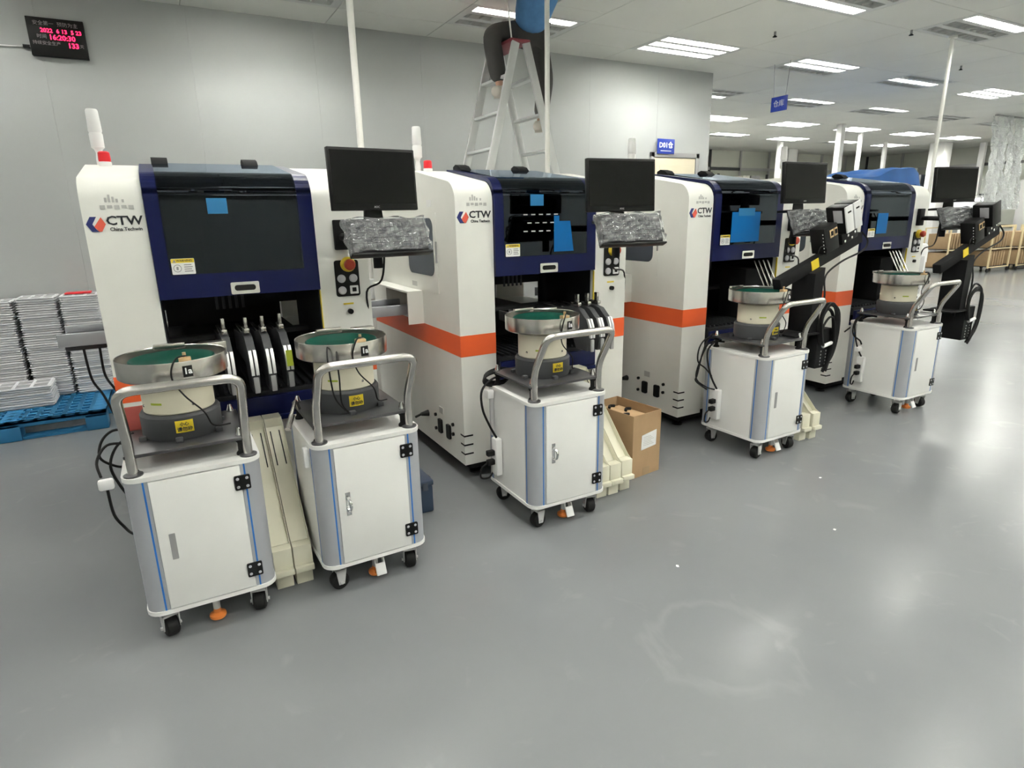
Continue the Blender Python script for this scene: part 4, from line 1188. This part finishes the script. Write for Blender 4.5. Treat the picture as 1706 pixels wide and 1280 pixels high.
def skin_mesh(name, verts, edges, radii, m, parent=None, root=0, sub=2):
    me = bpy.data.meshes.new(name); me.from_pydata(verts, edges, []); o = bpy.data.objects.new(name, me); COL.objects.link(o)
    md = o.modifiers.new('skin', 'SKIN'); md.use_smooth_shade = True
    for i, r in enumerate(radii):
        sv = me.skin_vertices[0].data[i]
        sv.radius = r if isinstance(r, tuple) else (r, r); sv.use_root = (i == root)
    sb = o.modifiers.new('sub', 'SUBSURF'); sb.levels = sub; sb.render_levels = sub
    dg = bpy.context.evaluated_depsgraph_get(); dg.update()
    me2 = bpy.data.meshes.new_from_object(o.evaluated_get(dg))
    bpy.data.objects.remove(o)
    for p in me2.polygons: p.use_smooth = True
    me2.materials.clear(); me2.materials.append(m)
    o = bpy.data.objects.new(name, me2); COL.objects.link(o)
    if parent: o.parent = parent
    return o
# joints (world); the person straddles the ladder top facing the wall, arms raised into the open ceiling hatch
hipc = Vector((3.05, 5.12, 3.045))
J = dict(pel=hipc, waist=(3.035, 5.00, 3.17), chest=(3.03, 4.79, 3.36), neck=(3.03, 4.70, 3.53), head=(3.03, 4.70, 3.64), crown=(3.03, 4.70, 3.75),
         hL=(2.93, 5.16, 3.03), kL=(2.66, 5.08, 2.985), aL=(2.725, 5.06, 2.60), hR=(3.14, 5.12, 3.01), kR=(3.19, 5.06, 2.66), aR=(3.135, 5.06, 2.345),
         shL=(2.86, 4.76, 3.46), elL=(2.82, 4.70, 3.66), wrL=(2.85, 4.60, 3.88), shR=(3.20, 4.76, 3.46), elR=(3.24, 4.70, 3.66), wrR=(3.21, 4.60, 3.88))
names = list(J)
def chain(seq): return [(names.index(a), names.index(b)) for a, b in zip(seq, seq[1:])]
edges = chain(['pel', 'waist', 'chest', 'neck', 'head', 'crown']) + chain(['pel', 'hL', 'kL', 'aL']) + chain(['pel', 'hR', 'kR', 'aR']) + chain(['chest', 'shL', 'elL', 'wrL']) + chain(['chest', 'shR', 'elR', 'wrR'])
rad = dict(pel=(.11, .10), waist=(.105, .09), chest=(.13, .10), neck=.045, head=(.068, .078), crown=(.06, .07), hL=.075, kL=.052, aL=.035, hR=.075, kR=.052, aR=.035, shL=.05, elL=.038, wrL=.028, shR=.05, elR=.038, wrR=.028)
verts = [tuple(J[n]) for n in names]; radii = [rad[n] for n in names]
def add(v, r, par):
    verts.append(v); radii.append(r); edges.append((par, len(verts) - 1)); return len(verts) - 1
for s, n in ((-1, 'aL'), (1, 'aR')):       # feet
    a = Vector(J[n]); i = names.index(n)
    k = add(tuple(a + Vector((-.01, -.01, -.055))), .026, i); k = add(tuple(a + Vector((-.05, -.05, -.075))), .022, k); add(tuple(a + Vector((-.08, -.08, -.085))), .014, k)
for s, n in ((-1, 'wrL'), (1, 'wrR')):     # hands
    a = Vector(J[n]); i = names.index(n)
    palm = add(tuple(a + Vector((-s * .01, .01, .05))), (.036, .018), i)
    pv = a + Vector((-s * .01, .01, .05))
    for f_i, L in enumerate((.06, .072, .066, .05)):
        b0 = pv + Vector((-s * .0 + (f_i - 1.5) * .018, .005, .03))
        k = add(tuple(b0), .009, palm); k = add(tuple(b0 + Vector((0, .012, L * .55))), .0085, k); add(tuple(b0 + Vector((0, .035, L * .85))), .008, k)
    k = add(tuple(pv + Vector((-s * .035, .01, .0))), .011, palm); add(tuple(pv + Vector((-s * .055, .02, .03))), .009, k)
person = thing('person', 'person in a blue shirt and dark trousers sitting on the step ladder', 'person', (3.04, 5.14, 2.935))
def pkid(o):
    o.parent = person; o.matrix_parent_inverse = Matrix.Translation(-Vector(person.location)); return o
body = pkid(skin_mesh('body', verts, edges, radii, SKINM))
def sub_skin(name, seqs, grow, m, extra=None):
    used = []; ed = []
    for sq in seqs:
        for a in sq:
            if a not in used: used.append(a)
        ed += [(used.index(a), used.index(b)) for a, b in zip(sq, sq[1:])]
    g = lambda r: tuple(q + grow for q in r) if isinstance(r, tuple) else r + grow
    ov = extra or {}
    return pkid(skin_mesh(name, [tuple(J[u]) for u in used], ed, [ov.get(u, g(rad[u])) for u in used], m))
sub_skin('trousers', [['pel', 'hL', 'kL', 'aL'], ['pel', 'hR', 'kR', 'aR']], .02, TROUSER, {'aL': .072, 'aR': .068, 'kL': .088, 'kR': .08, 'hL': .105, 'hR': .105, 'pel': (.13, .115)})
sub_skin('shirt', [['pel', 'waist', 'chest'], ['chest', 'shL', 'elL'], ['chest', 'shR', 'elR']], .03, DENIM, {'pel': (.16, .135), 'waist': (.165, .14), 'chest': (.15, .125)})
for n, (fx, fy) in (('aL', (-.055, -.06)), ('aR', (-.055, -.06))):
    a = Vector(J[n])
    pkid(skin_mesh('shoe', [tuple(a + Vector((.025, .02, -.07))), tuple(a + Vector((-.03, -.03, -.07))), tuple(a + Vector((-.10, -.10, -.085))), tuple(a + Vector((0, 0, -.02)))], [(0, 1), (1, 2), (0, 3)], [.05, .054, .042, .05], SHOE))
b = new(); lathe(b, [(.086, -.02), (.092, .03), (.08, .075), (.04, .10), (0, .107)], (3.03, 4.692, 3.665), 20); pkid(obj('hair', b, HAIR))
b = new(); lathe(b, [(0, -.014), (.008, -.008), (.012, .006), (.006, .02), (0, .024)], (3.03, 4.785, 3.645), 8)
for s in (-1, 1):
    lathe(b, [(0, -.025), (.012, -.015), (.014, .012), (0, .028)], (3.03 + s * .078, 4.70, 3.655), 8)
pkid(obj('nose_and_ears', b, SKINM))
b = new()
for s in (-1, 1): lathe(b, [(0, -.009), (.009, -.004), (.009, .004), (0, .009)], (3.03 + s * .03, 4.768, 3.67), 8)
box(b, 3.008, 3.052, 4.766, 4.776, 3.608, 3.615, .002)
pkid(obj('eyes_and_mouth', b, HAIR))
# the light chain of the hoist cord hanging beside the person
cable('cord_tmp', [(0, 0, 0), (0, 0, 1)], .001)
o = [x for x in COL.objects if x.name.startswith('cord_tmp')][0]; bpy.data.objects.remove(o)
o = obj('pull_cord', cyl(new(), (0, 0, 0), (0.0, 0, .42), .007, 8), FLOORPOLE); o.location = (2.83, 5.02, 2.937); o.rotation_euler = (0, math.radians(-7), 0)
tag(o, 'thin pale rod held upright on the ladder top', 'rod')

# ------------------------------------------------------------------ the hall beyond the wall corner
def hall_column(x, y, w, lab, h=CH):
    t = thing('hall_column', lab, 'column', (x, y, 0), group='columns of the hall')
    b = new(); box(b, -w / 2, w / 2, -w / 2, w / 2, 0, h, .01); obj('shaft', b, PAPER, t)
    b = new(); box(b, -w / 2 - .02, w / 2 + .02, -w / 2 - .02, w / 2 + .02, 0, .12, .006); obj('column_base', b, GREY, t)
for x, y, w, lab in ((14.6, 11.6, .12, 'white hall column below the hanging sign'), (13.0, 8.83, .13, 'bright white hall column left of the blue tarp'), (14.9, 9.6, .08, 'thin white column just right of the bright one'),
                     (17.6, 10.6, .09, 'distant white column above the blue tarp'), (19.4, 10.1, .40, 'wide pale column behind the farthest monitor'), (16.6, 12.9, .40, 'wide pale column far behind the third monitor'), (20.6, 9.6, .14, 'distant white column right of the farthest monitor')):
    hall_column(x, y, w, lab)
def cabinet(x, y, w, d, h, lab, m=CREAM, win=True, cat='machine', rz=0.0):
    t = thing('equipment_cabinet', lab, cat, (x, y, 0), rz, 'equipment far back in the hall')
    b = new(); box(b, 0, w, 0, d, .1, h, .03); obj('cabinet_body', b, m, t)
    b = new(); box(b, .06, w - .06, .06, d - .06, 0, .1); obj('plinth', b, SOFTBLACK, t)
    n = max(1, int(w / .8))
    for k in range(n):
        x0 = .08 + k * (w - .08) / n; x1 = x0 + (w - .08) / n - .08
        b = new(); box(b, x0, x1, -.012, .0, h * .5, h * .88, .004); q = obj('window', b, SIDEWIN if win else LGREY, t)
        b = new(); box(b, x0, x1, -.012, .0, .18, h * .45, .004); q = obj('panel_door', b, m, t)
        b = new(); box(b, x1 - .06, x1 - .03, -.03, -.012, h * .3, h * .4, .003); obj('handle', b, GREY, q)
    b = new(); box(b, w * .1, w * .25, d * .3, d * .5, h, h + .2, .01); obj('top_unit', b, GREY, t)
    return t
cabinet(9.2, 10.2, 2.6, 1.2, 1.75, 'long pale cabinet seen just past the wall corner')
cabinet(12.6, 11.9, 1.7, 1.0, 2.0, 'grey windowed machine far behind the third monitor', LGREY)
cabinet(17.8, 11.6, 2.4, 1.2, 2.3, 'tall grey machine far behind the blue tarp', LGREY)
cabinet(15.1, 11.85, 1.3, 1.0, 2.1, 'pale machine between the hall columns', CREAM)
cabinet(20.3, 11.0, 1.2, 1.0, 2.5, 'dark cabinet behind the farthest monitor', SIDEWIN)
cabinet(20.45, 7.4, 1.2, 1.1, 2.2, 'grey cabinet behind the hanging clear sheet', LGREY)
cabinet(6.95, 3.9, .62, 1.1, 1.12, 'low white cabinet right of the farthest machine', PAPER, False, 'cabinet')
# glazed partitions closing the hall
def partition(name, n, length, place, hz):
    for k in range(n):
        w = length / n
        wn = bpy.data.objects.new('window_%d' % (hz + k), None); COL.objects.link(wn); wn['kind'] = 'structure'; wn.matrix_world = place(k * w)
        b = new(); box(b, .04, w - .04, -.03, -.02, 1.0, 2.7); obj('pane', b, HALLGLASS, wn)
        b = new()
        box(b, 0, .05, -.06, 0, 0, CH); box(b, .05, w, -.06, 0, .92, 1.0); box(b, .05, w, -.06, 0, 2.7, 2.78); box(b, .05, w, -.055, 0, 1.85, 1.90)
        obj('window_frame', b, LGREY if k % 3 else DGREY, wn)
        b = new(); box(b, .05, w, -.02, -.005, 0, .92); obj('lower_panel', b, HALLM, wn)
HALLGLASS = mat('partition_glass', (0.58, 0.60, 0.53), 0.12)
partition('far', 12, XMAX - WX, lambda u: Matrix.Translation((WX + u, YMAX, 0)), 1)
partition('end', 8, 9.6, lambda u: Matrix.Translation((XMAX, YMAX - u, 0)) @ Matrix.Rotation(-PI / 2, 4, 'Z'), 13)
# storage racks against the far partition
def rack(x, y, w, rz, lab, seed):
    rnd = random.Random(seed)
    t = thing('storage_rack', lab, 'rack', (x, y, 0), rz, 'storage racks far back in the hall')
    for (px_, py_) in ((0, 0), (w, 0), (0, .5), (w, .5)):
        b = new(); box(b, px_ - .025, px_ + .025, py_ - .025, py_ + .025, 0, 2.55); obj('post', b, DGREY if seed % 2 else LGREY, t)
    for z in (.3, .95, 1.6, 2.2):
        b = new(); box(b, 0, w, 0, .5, z, z + .04); obj('shelf', b, GREY, t)
    M = Matrix.Translation((x, y, 0)) @ Matrix.Rotation(rz, 4, 'Z')
    for zi, z in enumerate((1.6, 2.2)):
        u = .08
        k = 0
        while u < w - .4:
            cw = rnd.uniform(.28, .42); hh = rnd.uniform(.22, .42) if zi == 0 else rnd.uniform(.2, .3)
            b = new(); box(b, 0, cw, 0, .34, 0, hh, .008); box(b, cw * .42, cw * .58, -.002, .0, 0, hh)
            o = obj('carton', b, rnd.choice((CARD, PAPER, GREY, LGREY, HALLM, BARK))); o.matrix_world = M @ Matrix.Translation((u, .08, z + .0405))
            tag(o, ('carton number %s from the left on the %s shelf of the ' % (('one', 'two', 'three', 'four', 'five', 'six')[min(k, 5)], ('middle', 'top')[zi])) + lab.split(' behind')[0].split(' past')[0].split(' beyond')[0], 'carton', 'cartons on the far racks')
            u += cw + rnd.uniform(.05, .2); k += 1
rack(9.4, 12.9, 2.2, 0, 'pale rack far past the wall corner', 2)
rack(13.9, 13.0, 2.0, 0, 'dark rack beyond the third monitor', 3)
rack(16.9, 13.0, 2.2, 0, 'grey rack behind the blue tarp', 4)
# machine under the tarp
t = thing('covered_machine', 'machine under a glossy blue tarp behind the farthest machine', 'tarp', (8.45, 5.65, 0))
b = new(); box(b, .1, 1.9, .1, .9, 0, 1.85, .03); obj('machine_body', b, CREAM, t)
g = bmesh.new(); bmesh.ops.create_grid(g, x_segments=30, y_segments=18, size=.5)
for v in g.verts:
    x, y = v.co.x, v.co.y
    X, Y = (x + .5) * 2.1 - .05, (y + .5) * 1.1 - .05
    z = 1.90 + .22 * max(0, min(1, (X - .1) / 1.5)) - .02 * math.sin(9 * X) - .015 * math.sin(13 * Y + 3 * X)
    e = max(abs(x), abs(y))
    if e > .44: z -= (e - .44) * 4.5
    if X > 1.75: z -= (X - 1.75) * .6
    v.co = Vector((X, Y, z))
b = new(); merge(b, g); obj('tarp', b, TARP, t)
# hanging clear sheets
for q, (X0, wid, lab) in enumerate(((14.75, .52, 'wrinkled clear plastic sheet hanging from the ceiling, left strip'), (15.45, .60, 'wrinkled clear plastic sheet hanging from the ceiling, right strip'))):
    t = thing('clear_sheet', lab, 'plastic sheet', (X0, 6.72, 0), group='clear sheets hanging from the ceiling')
    g = new(); N_ = 40; H_ = 26; ring = []
    for j in range(H_ + 1):
        z = 1.45 + (CH - 1.47) * j / H_
        row = []
        for i in range(N_ + 1):
            u = i / N_
            x = wid * (u * (1 + .25 * (1 - j / H_))) + .03 * math.sin(7 * u + j * .4 + q); y = .07 * math.sin(u * 19 + .25 * j + q) + .025 * math.sin(u * 53 - .7 * j)
            row.append(g.verts.new((x, y, z)))
        ring.append(row)
    for j in range(H_):
        for i in range(N_): g.faces.new((ring[j][i], ring[j][i + 1], ring[j + 1][i + 1], ring[j + 1][i]))
    obj('sheet', g, CURT, t)
    b = new(); box(b, -.05, wid + .05, -.02, .02, CH - .03, CH - .001); obj('hanging_bar', b, GREY, t)
# bench partition with a task lamp and the trolleys of boards at the right edge
BX, BY = 17.6, 8.15
t = thing('work_bench', 'grey workbench partition with sockets by the bright task lamp', 'workbench', (BX, BY, 0))
b = new(); box(b, 0, 2.4, .50, .54, .7, 1.80, .006); obj('back_board', b, GREY, t)
b = new(); box(b, 0, 2.4, -.1, .5, .74, .78, .006); obj('bench_top', b, PAPER, t)
for x in (.05, 2.3):
    for y in (-.05, .45):
        b = new(); box(b, x, x + .05, y, y + .05, 0, .74); obj('leg', b, YPOST, t)
b = new(); box(b, 1.15, 1.6, .485, .5, 1.3, 1.5, .004); sp = obj('socket_panel', b, PAPER, t)
for k in range(3):
    b = new(); box(b, 1.2 + .12 * k, 1.28 + .12 * k, .478, .485, 1.36, 1.44); obj('socket', b, SOFTBLACK, sp)
b = new(); box(b, .0, .9, .25, .38, 1.72, 1.75, .006); tl = obj('task_lamp_housing', b, PAPER, t)
b = new(); box(b, .02, .88, .26, .37, 1.66, 1.72, .003); obj('task_lamp_tube', b, TASK, tl)
for x in (.1, .8):
    b = new(); box(b, x - .01, x + .01, .38, .52, 1.72, 1.735); obj('lamp_bracket', b, GREY, tl)
for k, (x, w, h, m, lab) in enumerate(((.15, .3, .3, PAPER, 'white carton on the workbench'), (.55, .22, .24, BLUEFILM2, 'pale blue bin on the workbench'), (.9, .2, .2, GREEN, 'green bin on the workbench'))):
    b = new(); box(b, 0, w, 0, .24, 0, h, .01); box(b, .02, w - .02, .02, .22, h, h + .012, .004)
    o = obj('storage_bin', b, m); o.location = (BX + x, BY + .15, .781); tag(o, lab, 'bin')
def trolley(x, y, rz, lab, m=BARK, n=7):
    t = thing('board_trolley', lab, 'trolley', (x, y, 0), rz, 'trolleys of upright boards')
    Lx, Ly, H = .95, .55, 1.05
    for (px_, py_) in ((0, 0), (Lx, 0), (0, Ly), (Lx, Ly)):
        b = new(); box(b, px_ - .015, px_ + .015, py_ - .015, py_ + .015, .10, H); obj('post', b, YPOST, t)
        b = new(); lathe(b, [(0, -.015), (.05, -.015), (.05, .015), (0, .015)], seg=12, M=Matrix.Translation((px_, py_, .05)) @ Matrix.Rotation(PI / 2, 4, 'X')); obj('wheel', b, RUBBER, t)
    for z in (.12, .55, H):
        for y_ in (0, Ly):
            b = new(); box(b, -.015, Lx + .015, y_ - .012, y_ + .012, z - .012, z + .012); obj('crossbar', b, YPOST, t)
    for z in (.13, .56):
        b = new(); box(b, 0, Lx, 0, Ly, z, z + .012); obj('shelf', b, SOFTBLACK, t)
        for k in range(n):
            x0 = .06 + k * (Lx - .12) / n
            b = new(); box(b, x0, x0 + .06, .05, Ly - .05, z + .012, z + .36, .004)
            o = obj('upright_board', b, m, t)
    return t
trolley(18.15, 7.3, 0, 'board trolley at the right frame edge, nearest one')
trolley(19.3, 7.25, 0, 'board trolley farthest right at the frame edge')
trolley(17.0, 7.40, 0, 'board trolley left of the trolley at the frame edge')
trolley(15.85, 7.75, 0, 'board trolley just right of the low white cabinet')
# litter on the open floor
for k, (x, y, a, lab) in enumerate(((2.66, 1.60, .4, 'tiny white paper chip on the floor right of the middle cart'), (1.78, 1.75, 1.1, 'tiny white paper chip on the floor before the cardboard box'), (3.15, 2.02, .2, 'tiny white chip on the floor by the fourth cart'))):
    b = new(); prism(b, [(-.008, -.005), (.007, -.006), (.009, .004), (-.002, .007), (-.008, .003)], .0003, .0012, 'z')
    o = obj('paper_chip', b, PAPER); o.location = (x, y, 0); o.rotation_euler = (0, 0, a); tag(o, lab, 'paper scrap', 'white chips on the floor')
